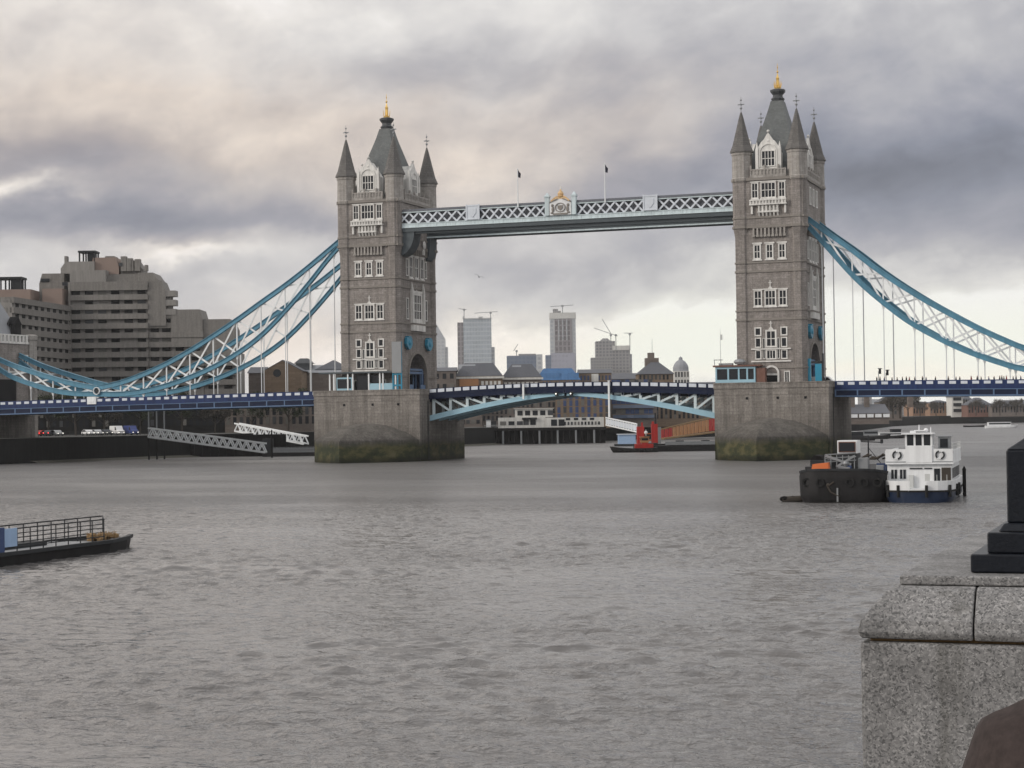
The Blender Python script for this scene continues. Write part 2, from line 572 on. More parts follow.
    def mesh(s, name, mats, org=(0, 0, 0), smooth=False):
        me = bpy.data.meshes.new(name)
        org = Vector(org)
        me.from_pydata([Vector(p) - org for p in s.v], [], s.f)
        for k in (mats if isinstance(mats, (list, tuple)) else [mats]):
            me.materials.append(MT[k])
        me.polygons.foreach_set('material_index', s.m)
        bm = bmesh.new()
        bm.from_mesh(me)
        bmesh.ops.recalc_face_normals(bm, faces=bm.faces)
        bm.to_mesh(me)
        bm.free()
        if smooth:
            me.polygons.foreach_set('use_smooth', [True] * len(me.polygons))
        me.update()
        return me

    def build(s, name, mats, parent=None, label=None, smooth=False, org=None, bevel=0.):
        """links the collected shapes as ONE mesh object; vertices are given in the frame of the thing's origin ORG"""
        t = parent
        if org is None:
            org = ORG.get(parent.name, Vector((0, 0, 0))) if parent else Vector((0, 0, 0))
        o = bpy.data.objects.new(name, s.mesh(name, mats, org, smooth))
        C.objects.link(o)
        ORG[o.name] = Vector(org)
        if parent:
            o.parent = parent
        if smooth == 2:
            o.data.polygons.foreach_set('use_smooth', [True] * len(o.data.polygons))
            o.data.set_sharp_from_angle(angle=R(38))
        if bevel:
            b = o.modifiers.new('bevel', 'BEVEL')
            b.width = bevel
            b.segments = 2
            b.limit_method = 'ANGLE'
        if label:
            o['label'] = label
        return o


def inst(name, me, parent, loc, rz=0., sc=None):
    """a part that shares mesh data; loc is given in the thing's own frame (before ORG is taken off)"""
    o = bpy.data.objects.new(name, me)
    C.objects.link(o)
    o.parent = parent
    o.location = Vector(loc) - ORG.get(parent.name, Vector((0, 0, 0)))
    o.rotation_euler = (0, 0, rz)
    if sc:
        o.scale = sc
    ORG[o.name] = Vector((0, 0, 0))
    return o


def copy_tree(o, parent=None, loc=None):
    kids = [c for c in C.objects if c.parent == o]
    c = o.copy()
    C.objects.link(c)
    if parent:
        c.parent = parent
    if loc is not None:
        c.location = loc
    ORG[c.name] = ORG.get(o.name, Vector((0, 0, 0)))
    for k in kids:
        copy_tree(k, c)
    return c


def struct(o):
    o['kind'] = 'structure'
    return o


def arch(cx, z0, zs, hw, n=8, gothic=True):
    """points over an arched opening from (cx-hw,z0) up and over to (cx+hw,z0)"""
    p = [(cx - hw, z0), (cx - hw, zs)]
    if gothic:
        rr = 2 * hw * .95
        H = math.sqrt(rr * rr - (rr - hw) ** 2)
        for i in range(1, n + 1):
            a = math.asin(H / rr) * i / n
            p.append((cx - hw + rr - rr * math.cos(a), zs + rr * math.sin(a)))
        q = [(2 * cx - x, z) for x, z in p[:-1]][::-1]
    else:
        for i in range(1, n):
            a = PI / 2 * i / n
            p.append((cx - hw * math.cos(a), zs + hw * math.sin(a)))
        p.append((cx, zs + hw))
        q = [(2 * cx - x, z) for x, z in p[:-1]][::-1]
    return p + q


WM = {}


def window_mesh(w_, h_, nx, ny, fr=.16, mul=.1, pin=False, depth=.22, frame='trim_stone', head=False):
    """stone framed window facing -Y, origin at the bottom centre on the wall face; returns (frame, pane)"""
    key = (w_, h_, nx, ny, fr, mul, pin, depth, frame, head)
    if key in WM:
        return WM[key]
    m = MB()
    y0, y1 = -depth * .6, depth * .4
    hw = w_ / 2
    m.box(-hw - fr, -hw, y0, y1, -fr, h_ + fr).box(hw, hw + fr, y0, y1, -fr, h_ + fr)
    m.box(-hw, hw, y0, y1, -fr, 0).box(-hw, hw, y0, y1, h_, h_ + fr)
    for i in range(1, nx):
        x = -hw + w_ * i / nx
        m.box(x - mul / 2, x + mul / 2, y0 * .8, y1, 0, h_)
    for j in range(1, ny):
        z = h_ * j / ny
        for i in range(nx):
            a = -hw + w_ * i / nx + (mul / 2 if i else 0)
            b = -hw + w_ * (i + 1) / nx - (mul / 2 if i < nx - 1 else 0)
            m.box(a, b, y0 * .7, y1, z - mul / 2, z + mul / 2)
    if head:
        m.box(-hw - fr * 1.8, hw + fr * 1.8, y0 * 1.5, y1, h_ + fr + .004, h_ + fr * 2)
        m.box(-hw - fr * 1.6, hw + fr * 1.6, y0 * 1.5, y1, -fr * 2, -fr - .004)
    if pin:
        m.prism([(-hw * .7, h_ + fr + .01), (0, h_ + 1.0), (hw * .7, h_ + fr + .01)], 'y', y0, y1)
        m.box(-.09, .09, y0 * .8, y0 * .8 + .18, h_ + .9, h_ + 2.0)
        m.box(-.3, .3, y0 * .8 - .02, y0 * .8 + .2, h_ + 1.45, h_ + 1.6)
    fm = m.mesh('window', frame)
    g = MB().box(-hw, hw, -.02, .03, 0, h_)
    gm = g.mesh('pane', 'glass_dark')
    WM[key] = (fm, gm)
    return WM[key]


def window(parent, loc, rz, *a, **k):
    fm, gm = window_mesh(*a, **k)
    f = inst('window', fm, parent, loc, rz)
    inst('pane', gm, f, (0, 0, 0))
    return f


# ================================================================ the setting
LAND = 5.4
bank = [(-900, -700), (-300, -330), (-150, -95), (-126, -40), (-121, -10), (-114, 33), (-104, 60), (-92, 120), (-90, 200), (-76, 235), (-70, 290),
        (-58, 340), (-34, 440), (-30, 520), (-50, 760), (-44, 930), (20, 975), (150, 1010), (500, 1100), (1600, 1500)]

def river():
    import numpy as np
    rs = np.random.RandomState(5)
    x0, x1, y0, y1, st = -34.0, 112.16, -338.0, -160.0, .2
    nx, ny = int((x1 - x0) / st) + 1, int((y1 - y0) / st) + 1
    xs, ys = np.linspace(x0, x1, nx), np.linspace(y0, y1, ny)
    X, Y = np.meshgrid(xs, ys)
    Z = np.zeros_like(X)
    DX = np.zeros_like(X)
    DY = np.zeros_like(X)
    nw = 64
    for i in range(nw):
        lam = .6 * (2.6 / .6) ** (rs.rand() ** 1.6)
        th = PI / 2 + .12 + rs.normal(0, .5)
        k = 2 * PI / lam
        kx, ky = k * math.cos(th), k * math.sin(th)
        am = .215 * math.sqrt(2 / nw) / k
        ph = kx * X + ky * Y + rs.rand() * 6.283 + .9 * np.sin(X * .11 + i) * np.cos(Y * .09 + 2 * i)
        Z += am * np.cos(ph)
        DX -= .8 * am * math.cos(th) * np.sin(ph)
        DY -= .8 * am * math.sin(th) * np.sin(ph)
    # lanes of rougher and smoother water left by the tide and by passing boats
    g = np.zeros_like(X)
    for i in range(9):
        th = rs.rand() * PI
        k = 2 * PI / rs.uniform(14, 60)
        g += np.sin(k * (math.cos(th) * X + math.sin(th) * Y * .7) + rs.rand() * 6.28 + 1.2 * np.sin(Y * .05 + i))
    g = 1 / (1 + np.exp(-(g / 2.1) * 1.6))
    gain = .5 + .85 * g
    # boat wake running in from the lower right
    t = np.clip(1 - np.abs((X - 92) * .35 + (Y + 292) * .94) / 5.5, 0, 1) * np.clip((X - 62) / 25, 0, 1)
    gain = gain + .3 * t * t
    ed = np.minimum(np.minimum(X - x0, x1 + 6 - X) / 8, np.minimum((Y - y0) / 8, (y1 - Y) / 60))
    ed = np.clip(ed, 0, 1)
    ed = ed * ed * (3 - 2 * ed)
    edx = np.clip(np.minimum(np.minimum(X - x0, x1 - X), np.minimum(Y - y0, y1 - Y)) / 1.0, 0, 1)
    gain = gain * ed
    V = np.stack([X + DX * gain * edx, Y + DY * gain * edx, Z * gain * edx], -1).reshape(-1, 3)
    idx = np.arange(nx * ny).reshape(ny, nx)
    F = np.stack([idx[:-1, :-1], idx[:-1, 1:], idx[1:, 1:], idx[1:, :-1]], -1).reshape(-1, 4)
    n0 = len(V)
    o_ = [(-9000, -1500), (9000, -1500), (9000, 9000), (-9000, 9000), (x0, y0), (x1, y0), (x1, y1), (x0, y1)]
    V = np.concatenate([V, np.array([(a, b, 0) for a, b in o_])])
    F = np.concatenate([F, n0 + np.array([(0, 1, 5, 4), (1, 2, 6, 5), (2, 3, 7, 6), (3, 0, 4, 7)])])
    me = bpy.data.meshes.new('river_water')
    me.vertices.add(len(V))
    me.vertices.foreach_set('co', V.astype(np.float32).ravel())
    me.loops.add(len(F) * 4)
    me.loops.foreach_set('vertex_index', F.astype(np.int32).ravel())
    me.polygons.add(len(F))
    me.polygons.foreach_set('loop_start', np.arange(0, len(F) * 4, 4, dtype=np.int32))
    me.polygons.foreach_set('use_smooth', np.ones(len(F), dtype=bool))
    me.update(calc_edges=True)
    me.validate()
    me.materials.append(MT['river_water'])
    o = bpy.data.objects.new('river_water', me)
    C.objects.link(o)
    struct(o)


river()
top = bank + [(9000, 2600), (9000, 8800), (-9000, 8800), (-9000, -700)]
lm = MB()
lm.add([(x, y, LAND) for x, y in top], [tuple(range(len(top)))])
nb = len(bank)
lm.add([(x, y, LAND) for x, y in bank] + [(x, y, -1) for x, y in bank], [(i, i + 1, nb + i + 1, nb + i) for i in range(nb - 1)], 1)
struct(lm.build('far_bank_ground', ['land_dark', 'quay_stone']))
pm = MB().box(112.75, 200, -420, -300, 6.0, 6.85).box(112.2, 200, -420, -300, -1, 5.99, 1)
struct(pm.build('promenade', ['paving', 'quay_stone']))
# narrow strip of foreshore at the foot of the left bank
fs = MB()
fp = [(-121, -10), (-114, 33), (-104, 60), (-92, 120), (-90, 200), (-76, 235)]
for (a, b) in zip(fp[:-1], fp[1:]):
    fs.add([(a[0], a[1], .5), (b[0], b[1], .5), (b[0] + 3.5, b[1] - .5, -.2), (a[0] + 3.5, a[1] - .5, -.2)], [(0, 1, 2, 3)])
struct(fs.build('foreshore', 'mud'))

# ================================================================ bridge towers
CX = 41.15
TA, TB = 5.25, 8.75         # turret centres


def ring(m, z0, z1, gx, gy, rt, mt=0):
    m.box(-gx, gx, -gy, gy, z0, z1, mt)
    for sx in (-1, 1):
        for sy in (-1, 1):
            m.lathe([(rt, z0 + .004), (rt, z1 + .006)], (sx * TA, sy * TB), 8, mt)


def make_tower():
    t = empty('bridge_tower', (-CX + .55, 0, 13), 'left stone bridge tower', 'tower', 'stone towers of the suspension bridge', org=(0, 0, 13))
    # wall with the road arch through it
    m = MB()
    GX, GY = 6.15, 9.85
    op = arch(0, 13, 17.0, 4.8, 10, False)
    poly = [(-GY, 13)] + op + [(GY, 13), (GY, 53), (-GY, 53)]
    m.prism(poly, 'x', -GX, GX)
    m.box(-GX - .3, GX + .3, -GY - .3, GY + .3, 43.5, 52.5)
    m.build('wall', 'tower_stone', t)
    # inner blue steel portal inside the arch
    m = MB()
    for sx in (-1, 1):
        for yy in (-3.9, 3.9):
            m.box(sx * 5.4 - .3, sx * 5.4 + .3, yy - .25, yy + .25, 13, 18.3)
        m.bar((sx * 5.4, -4.1, 18.5), (sx * 5.4, 4.1, 18.5), .4, .4)
        m.box(sx * 5.9 - .12, sx * 5.9 + .12, -4.5, -2.0, 13, 15.4)
        m.box(sx * 5.9 - .12, sx * 5.9 + .12, 2.0, 4.5, 13, 15.4)
    m.build('portal_frame', 'blue_edge', t)
    for yy in (-4.25, 4.25):  # dim light inside the arch painted as navy slabs over its stone jambs
        MB().box(-5.7, 5.7, yy - .33, yy + .33, 13, 17.6).build('arch_shade_lining', 'blue_navy', t)
    m = MB().box(-5.6, 5.6, -3.9, 3.9, 17.61, 18.1)
    for sx in (-1, 1):
        for yy in (1.4, 2.7):
            m.box(sx * 4.6 - .12, sx * 4.6 + .12, yy - .1, yy + .1, 13, 17.6)
    m.build('lattice_screen', 'blue_edge', t)
    # turrets
    for sx in (-1, 1):
        for sy in (-1, 1):
            c = (sx * TA, sy * TB)
            m = MB()
            m.lathe([(1.5, 13), (1.5, 41.6), (1.85, 43.4), (1.85, 52.2)], c, 8)
            tu = m.build('turret', 'tower_stone', t)
            m = MB()
            m.lathe([(2.05, 52.0), (2.1, 52.5), (1.9, 52.8), (1.86, 56.9), (2.0, 57.1), (2.0, 57.7)], c, 8)
            m.build('turret_head', 'turret_stone', tu)
            m = MB()
            m.lathe([(2.28, 57.6), (2.2, 57.9), (1.75, 58.9), (1.08, 61.6), (.45, 64.2), (.16, 65.2), (.02, 65.4)], c, 8)
            m.build('spire', 'spire_slate', tu)
            m = MB()
            m.tube((*c, 65.2), (*c, 68.2), .07, .04, 6)
            m.box(c[0] - .62, c[0] + .62, c[1] - .06, c[1] + .06, 66.65, 66.85)
            m.box(c[0] - .06, c[0] + .06, c[1] - .62, c[1] + .62, 66.64, 66.84)
            m.ball((*c, 66.05), .26)
            m.ball((*c, 67.6), .2)
            m.build('finial', 'steel_grey', tu)
    # string courses
    for z, h, g in ((16.9, .25, 0), (25.9, .4, 0), (27.6, .3, 0), (34.9, .4, 0), (36.6, .3, 0), (43.2, .45, .35), (45.0, .35, .3), (52.1, .5, .4)):
        m = MB()
        if z < 20:          # stops either side of the road arch
            for sy in (-1, 1):
                m = MB().box(-6.3, 6.3, min(sy * 5.2, sy * 10.0), max(sy * 5.2, sy * 10.0), z, z + h)
                for sx in (-1, 1):
                    m.lathe([(1.66, z + .004), (1.66, z + h + .006)], (sx * TA, sy * TB), 8)
                m.build('string_course', 'course_stone', t)
            continue
        ring(m, z, z + h, 6.32 + g, 10.02 + g, 1.68 + g)
        m.build('string_course', 'course_stone', t)
    # corbel table under the oversailing top stage
    m = MB()
    for i in range(9):
        x = -2.9 + i * 5.8 / 8
        m.box(x - .16, x + .16, -10.35, -9.8, 41.9, 43.1)
        m.box(x - .26, x + .26, -10.4, -9.8, 41.5, 41.9)
    m.box(-3.2, 3.2, -10.3, -9.86, 43.11, 43.19)
    for sx in (-1, 1):
        m2 = MB()
        for i in range(13):
            y = -5.6 + i * 11.2 / 12
            m2.box(sx * 6.4 - .3, sx * 6.4 + .3, y - .15, y + .15, 41.8, 43.05)
        m2.box(sx * 6.4 - .28, sx * 6.4 + .28, -5.8, 5.8, 43.054, 43.19)
        m2.build('corbel_table', 'course_stone', t)
    m.build('corbel_table', 'turret_stone', t)
    # parapet between turrets
    for (ax, s) in (('y', -1), ('y', 1), ('x', -1), ('x', 1)):
        m = MB()
        L = 3.4 if ax == 'y' else 6.5
        q = 10.2 if ax == 'y' else 6.5

        def B(a0, a1, z0, z1):
            if ax == 'y':
                m.box(a0, a1, s * q - .18, s * q + .18, z0, z1)
            else:
                m.box(s * q - .18, s * q + .18, a0, a1, z0, z1)
        B(-L, L, 52.62, 53.1)
        B(-L, L, 53.95, 54.2)
        n = int(L * 2 / .62)
        for i in range(n + 1):
            a = -L + (2 * L - .26) * i / n
            B(a, a + .26, 53.1, 53.95)
        for i in range(0, n + 1, 4):
            a = -L + (2 * L - .3) * i / n
            B(a, a + .3, 54.2, 54.9)
        if ax == 'y':
            m.box(-L + .02, L - .02, s * q - .05, s * q + .05, 53.11, 53.94)
        else:
            m.box(s * q - .05, s * q + .05, -L + .02, L - .02, 53.11, 53.94)
        m.build('parapet', 'turret_stone', t)
    # gabled dormers, front/back and sides
    for (rz, off, wd) in ((0, 9.7, 2.15), (PI, 9.7, 2.15), (PI / 2, 5.9, 2.6), (-PI / 2, 5.9, 2.6)):
        m = MB()
        d = 3.0
        m.prism([(-wd, 53), (wd, 53), (wd, 57.6), (wd * .86, 58.5), (wd * .62, 59.3), (wd * .4, 59.7), (.3, 60.6), (0, 61.0), (-.3, 60.6), (-wd * .4, 59.7), (-wd * .62, 59.3), (-wd * .86, 58.5), (-wd, 57.6)], 'y', 0, .55)
        m.box(-wd + .1, wd - .1, .55, d, 53, 57.4)
        m.prism([(-wd + .1, 57.4), (wd - .1, 57.4), (0, 60.4)], 'y', .551, d)
        for sx in (-1, 1):
            m.box(sx * wd - .28, sx * wd + .28, -.2, .4, 53, 57.9)
            m.frust((sx * wd, .1), 57.9, 59.3, (.26, .26), (.03, .03))
        m.ball((0, .2, 61.3), .28)
        a = arch(0, 54.6, 57.3, 1.6, 6, False)
        for p_, q_ in zip(a[:-1], a[1:]):
            m.bar((p_[0], -.06, p_[1]), (q_[0], -.06, q_[1]), .2, .18, (0, 1, 0))
        m.box(-wd + .35, wd - .35, -.08, .0, 53.3, 54.3)
        m.ball((0, .02, 59.5), .3, sc=(1, .4, 1))
        dm = m.build('dormer', 'trim_stone', t, org=(0, 0, 0))
        dm.rotation_euler = (0, 0, rz)
        v0 = Matrix.Rotation(rz, 3, 'Z') @ Vector((0, -off, 0))
        dm.location = (v0.x, v0.y, -13)
        ORG[dm.name] = Vector((0, 0, 0))
        window(dm, (0, -.04, 54.8), 0, 2.3, 2.7, 4, 2, mul=.13)
    # main roof, slightly concave, with lantern, and gold crown
    m = MB()
    prof = [(53, 4.9, 7.4), (56, 4.3, 6.3), (59.5, 3.5, 4.8), (63, 2.55, 3.2), (66, 1.7, 1.95), (68.3, 1.15, 1.2)]
    for a, b in zip(prof[:-1], prof[1:]):
        m.frust((0, 0), a[0], b[0], a[1:], b[1:])
    m.build('roof', 'roof_slate', t)
    m = MB()
    m.lathe([(1.1, 68.25), (1.35, 68.8), (1.0, 69.1), (.95, 69.5), (1.45, 70.1), (1.5, 70.5), (.9, 70.7)], (0, 0), 8)
    m.build('roof_lantern', 'lead', t)
    m = MB()
    m.lathe([(.6, 70.7), (.65, 71.0), (.3, 71.2), (.28, 72.4), (.34, 72.8), (.16, 73.2), (.1, 73.6)], (0, 0), 8)
    for i in range(8):
        a = 2 * PI * i / 8
        m.tube((.6 * math.cos(a), .6 * math.sin(a), 71.0), (.78 * math.cos(a), .78 * math.sin(a), 71.9 + .4 * (i % 2)), .09, .03, 5)
    m.tube((0, 0, 73.4), (0, 0, 75.6), .07, .04, 6)
    m.ball((0, 0, 74.0), .22).ball((0, 0, 74.9), .15)
    m.build('gold_crown', 'gold', t)
    # small side lucarnes of the roof
    for sx in (-1, 1):
        m = MB()
        m.box(sx * 2.9 - .5, sx * 2.9 + .5, -5.2, -4.2, 54.0, 58.2)
        m.frust((sx * 2.9, -4.7), 58.2, 60.2, (.62, .62), (.05, .05))
        m.build('lucarne', 'lead', t)
    # ---- front windows (face -Y), wall planes y=-9.85 below 43.5 and -10.15 above
    F1, F2 = -9.87, -10.17
    window(t, (0, F2, 48.9), 0, 2.5, 2.6, 4, 2, .2, .12, head=True)
    for x in (-2.55, 2.55):
        window(t, (x, F2, 48.9), 0, .95, 2.6, 2, 2, .2, .1, head=True)
    m = MB()
    m.box(-3.5, 3.5, -11.0, -10.16, 47.4, 47.65)
    for i in range(12):
        x = -3.45 + i * 6.6 / 11
        m.box(x, x + .28, -10.95, -10.75, 47.65, 48.2)
    m.box(-3.5, 3.5, -11.0, -10.7, 48.2, 48.42)
    m.box(-2.0, 2.0, -10.75, -10.16, 46.0, 46.3)
    for i in range(6):
        x = -1.9 + i * 3.5 / 5
        m.box(x, x + .3, -10.7, -10.2, 46.3, 47.39)
        m.prism([(-10.16, 45.1), (-10.16, 46.0), (-10.7, 46.0)], 'x', x, x + .3)
    for x in (-3.3, 3.0):
        m.box(x, x + .35, -10.6, -10.16, 45.8, 47.39)
    m.box(-3.4, 3.4, -10.72, -10.66, 47.66, 48.19)
    m.box(-1.85, 1.95, -10.22, -10.18, 46.31, 47.38)
    m.build('balcony', 'trim_stone', t)
    for x in (-2.35, 0, 2.35):
        window(t, (x, F1, 37.6), 0, .95, 2.35, 2, 2, .26, .12, head=True)
    for x in (-2.35, 2.35):
        window(t, (x, F1, 28.75), 0, 1.15, 2.6, 2, 2, .22, .12, head=True)
    window(t, (0, F1, 28.75), 0, 1.75, 2.6, 3, 2, .24, .12, True, head=True)
    for x in (-2.45, 2.45):
        window(t, (x, F1, 23.2), 0, .85, 1.2, 1, 1, .24)
        window(t, (x, F1, 21.0), 0, .8, 1.5, 1, 1, .2)
        window(t, (x, F1, 18.8), 0, .8, 1.4, 1, 1, .2)
    window(t, (0, F1, 21.1), 0, 1.5, 2.7, 2, 2, .3, .14, True)
    window(t, (0, F1, 18.8), 0, 1.5, 1.4, 3, 1, .24, .12)
    for x in (-1.35, 1.35):
        window(t, (x, F1, 18.8), 0, .3, 3.7, 1, 1, .1)
    m = MB()
    m.box(-3.75, 3.75, -10.15, -9.86, 20.42, 20.66).box(-3.75, 3.75, -10.15, -9.86, 18.1, 18.36)
    m.build('sill_band', 'trim_stone', t)
    m = MB()
    a = arch(0, 13, 16.0, 1.3, 8, False)
    for p_, q_ in zip(a[:-1], a[1:]):
        m.bar((p_[0], -9.95, p_[1]), (q_[0], -9.95, q_[1]), .35, .35, (0, 1, 0))
    m.box(-1.3, 1.3, -10.0, -9.85, 15.6, 15.95)
    dr = m.build('door', 'trim_stone', t)
    MB().box(-1.12, 1.12, -9.92, -9.82, 13, 15.59).build('door_leaf', 'void', dr)
    for x, wd in ((-2.9, .9), (2.9, .7)):
        window(t, (x, F1, 14.3), 0, wd, 1.9, 2, 1, .2)
    # ---- side faces (+-X): lancets, tall traceried bay, shields
    for s in (-1, 1):
        rz = PI / 2 * s
        X1, X2 = s * 6.17, s * 6.47
        for y in (-2.9, 0, 2.9):
            window(t, (X1, y, 37.4), rz, 1.5, 3.9, 2, 2, .25, .14, head=True)
        for y in (-4.9, 4.9):
            window(t, (X1, y, 37.6), rz, .7, 3.2, 1, 2, .2)
            window(t, (X1, y, 28.8), rz, .8, 4.0, 1, 2, .2)
        window(t, (X1, 0, 28.9), rz, 4.2, 4.8, 5, 3, .45, .16, True, head=True)
        m = MB()
        for yy in (-3.0, 3.0):
            m.box(X1 - .02 if s > 0 else X1 - .55, X1 + .55 if s > 0 else X1 + .02, yy - .3, yy + .3, 27.95, 34.6)
            m.frust((X1 + s * .25, yy), 34.6, 36.3, (.3, .3), (.04, .04))
        m.box(min(X1, X1 + s * .6), max(X1, X1 + s * .6), -3.2, 3.2, 26.35, 27.55)
        m.build('tracery_bay', 'trim_stone', t)
        for y in (-5.6, 5.2):
            m = MB()
            cx_ = X1 + s * .45
            m.prism([(y - 1.3, 24.8), (y - 1.5, 23.6), (y - .95, 22.9), (y, 22.4), (y + .95, 22.9), (y + 1.5, 23.6), (y + 1.3, 24.8), (y, 25.1)], 'x', cx_ - .3, cx_ + .3)
            m.ball((cx_ + s * .3, y, 23.8), .6, sc=(.4, 1, 1))
            m.box(cx_ - .4, cx_ + .4, y - .7, y + .7, 24.95, 25.15)
            m.build('shield_bracket', 'shield_blue', t)
        # moulded arch ring
        m = MB()
        a = arch(0, 13, 17.0, 4.95, 10, False)
        for p_, q_ in zip(a[:-1], a[1:]):
            m.bar((X1 + s * .05, p_[0], p_[1]), (X1 + s * .05, q_[0], q_[1]), .4, .4, (1, 0, 0))
        m.build('arch_ring', 'course_stone', t)
        for y in (-3.2, 0, 3.2):
            window(t, (X2, y, 48.0), rz, 1.2, 2.9, 2, 2, .22, .12)
    # big dark bracket hoods under the walkways on the inner face
    return t


def bracket(t, s):
    X = s * 6.2
    for yy in (-7.0, 7.0):
        rr_ = 3.3 if yy < 0 else 1.0
        m = MB()
        poly = [(0, 41.2)]
        for i in range(9):
            a = PI / 2 * i / 8
            poly.append((s * rr_ * math.sin(a), 41.2 + 4.9 * (1 - math.cos(a))))
        poly.append((0, 46.1))
        m.prism([(X + p[0], p[1]) for p in poly], 'y', yy - 1.8, yy + 1.8)
        m.build('walkway_bracket', 'walk_dark', t)
        m = MB().ball((X + s * .6, yy * .42, 44.2), .8, sc=(.35, 1, 1.1)).box(min(X, X + s * .5), max(X, X + s * .5), yy * .42 - .5, yy * .42 + .5, 42.2, 43.4)
        m.build('carved_boss', 'trim_stone', t)


tL = make_tower()
tR = copy_tree(tL, None, (CX, 0, 13))
tR['label'] = 'right stone bridge tower, larger in view, behind the moored white passenger boat'
tL['label'] = 'left stone bridge tower, further one, beside the stepped concrete hotel'
bracket(tL, 1)


# ---------------------------------------------------------------- piers
def make_pier(x0, x1, yb, label):
    cx = (x0 + x1) / 2
    p = empty('bridge_pier', (cx, 0, 0), label, 'bridge pier', 'stone river piers under the towers')
    hw = (x1 - x0) / 2
    m = MB()
    f, t_ = -13.0, -26.0
    m.prism([(x0, f), (x1, f), (x1, yb), (cx + hw * .5, yb + 8), (cx - hw * .5, yb + 8), (x0, yb)], 'z', -1, 13.2)
    m.box(x0 - .06, x1 + .06, f - .06, yb + .06, 12.0, 12.25)
    m.build('block', 'pier_stone', p)
    m = MB()
    out_ = [(x0 + .25, f)]
    for i in range(1, 13):
        t = i / 13
        out_.append((x0 + .25 + (hw - .25) * t ** 1.25, f + (t_ - f) * t ** .92))
    out_.append((cx, t_))
    out_ += [(2 * cx - a, b) for a, b in out_[:-1]][::-1]
    n = len(out_)
    lev = []
    for z, k in ((-1, 1.0), (4.1, 1.0), (4.5, .97), (5.9, .74), (7.0, .45), (7.6, .14)):
        lev.append([(cx + (a - cx) * k, f + (b - f) * k, z) for a, b in out_])
    vs = [q for l in lev for q in l]
    fs = []
    for j in range(len(lev) - 1):
        for i in range(n - 1):
            fs.append((j * n + i, j * n + i + 1, (j + 1) * n + i + 1, (j + 1) * n + i))
    fs.append(tuple(range((len(lev) - 1) * n, len(lev) * n)))
    m.add(vs, fs)
    m.build('cutwater', 'pier_wet', p, smooth=2)
    m = MB()
    yq = yb
    for (a0, a1, b0, b1) in ((x0 - .12, x1 + .12, f - .12, f + .5), (x0 - .12, x0 + .5, f + .5, yq), (x1 - .5, x1 + .12, f + .5, yq)):
        m.box(a0, a1, b0, b1, 13.2, 14.1)
        m.box(a0 - .08, a1 + .08, b0 - .08, b1 + .08, 14.1, 14.32)
    m.build('parapet', 'pier_stone', p)
    for i in range(3):
        xx = x0 + (x1 - x0) * (.29, .56, .80)[i]
        m = MB().box(xx - .22, xx + .22, f - .09, f + .05, 11.15, 11.6)
        m.build('drain_hole', 'void', p)
    # iron ladder on the right side wall, fender timbers
    m = MB()
    for dy in (-.25, .25):
        m.bar((x1 + .12, -9 + dy, .3), (x1 + .12, -9 + dy, 12), .07)
    for i in range(38):
        m.bar((x1 + .12, -9.25, .5 + i * .3), (x1 + .12, -8.75, .5 + i * .3), .04)
    m.build('ladder', 'dark_metal', p)
    return p


make_pier(-51.7, -28.6, 11, 'river pier of the left tower, with algae stained cutwater and glazed cabin on top')
make_pier(30.9, 52.3, 11, 'river pier of the right tower, behind the black barge')

# pier cabins
c = empty('control_cabin', (41.15 - 6, -11.8, 14.3), 'pale blue control cabin with dark windows and flat roof on the right pier', 'cabin')
m = MB().box(31.0, 38.6, -12.3, -10.4, 13.2, 14.9).box(31.0, 38.6, -12.3, -10.4, 16.9, 17.3)
for x in (31.0, 33.3, 35.3, 36.9, 38.3):
    m.box(x, x + .3, -12.3, -10.4, 14.9, 16.9)
m.build('wall', 'chain_pale', c)
MB().box(31.15, 38.45, -12.1, -10.5, 14.85, 16.95).build('window', 'glass_dark', c)
MB().box(30.6, 39.6, -12.6, -10.1, 17.3, 17.6).build('roof', 'brick_red', c)
m = MB().box(31.6, 34.2, -12, -11, 17.6, 18.0).ball((35.5, -11.5, 18.2), .75, sc=(1.6, .8, .8)).box(30.7, 32.2, -12.2, -11, 18.6, 18.7)
m.box(30.8, 30.9, -12.2, -12.1, 17.6, 18.6).box(32, 32.1, -12.2, -12.1, 17.6, 18.6)
m.build('roof_plant', 'steel_grey', c)
MB().tube((31.9, -11.6, 17.6), (31.9, -11.6, 24.5), .06, .03, 6).box(31.9, 32.3, -11.62, -11.58, 22.4, 23.4).build('mast', 'steel_pale', c)
MB().box(38.7, 40.4, -12.1, -10.6, 13.2, 17.0).build('annex', 'brick_red', c)

c = empty('glazed_pavilion', (-41, -11.5, 14.3), 'long flat roofed glazed pavilion on the left pier', 'cabin')
MB().box(-50.8, -33.4, -12.6, -10.1, 17.7, 18.0).build('roof', 'walk_dark', c)
m = MB()
for x in (-48.6, -47.7, -44.6, -43.5, -40.0, -37.6, -36.9, -34.2):
    m.box(x, x + .26, -12.35, -12.1, 13.2, 17.7)
m.build('column', 'white_paint', c)
m = MB().box(-47.0, -43.6, -12.2, -11.6, 14.1, 16.9).box(-39.7, -34.3, -12.3, -12.2, 14.2, 15.6)
m.build('screen', 'chain_pale', c)
MB().box(-46.8, -43.8, -12.24, -12.2, 14.7, 16.6).box(-42.9, -40.2, -11.6, -11.5, 13.4, 17.3).box(-39.7, -38, -11.6, -11.5, 13.4, 17.3).build('window', 'glass_dark', c)
c = empty('banner_panel', (-34.3, -12.6, 14.3), 'tall pale screen panel on blue frame beside the left tower arch', 'panel')
MB().box(-34.6, -32.6, -12.75, -12.6, 17.6, 23.8).build('screen', 'steel_grey', c)
m = MB()
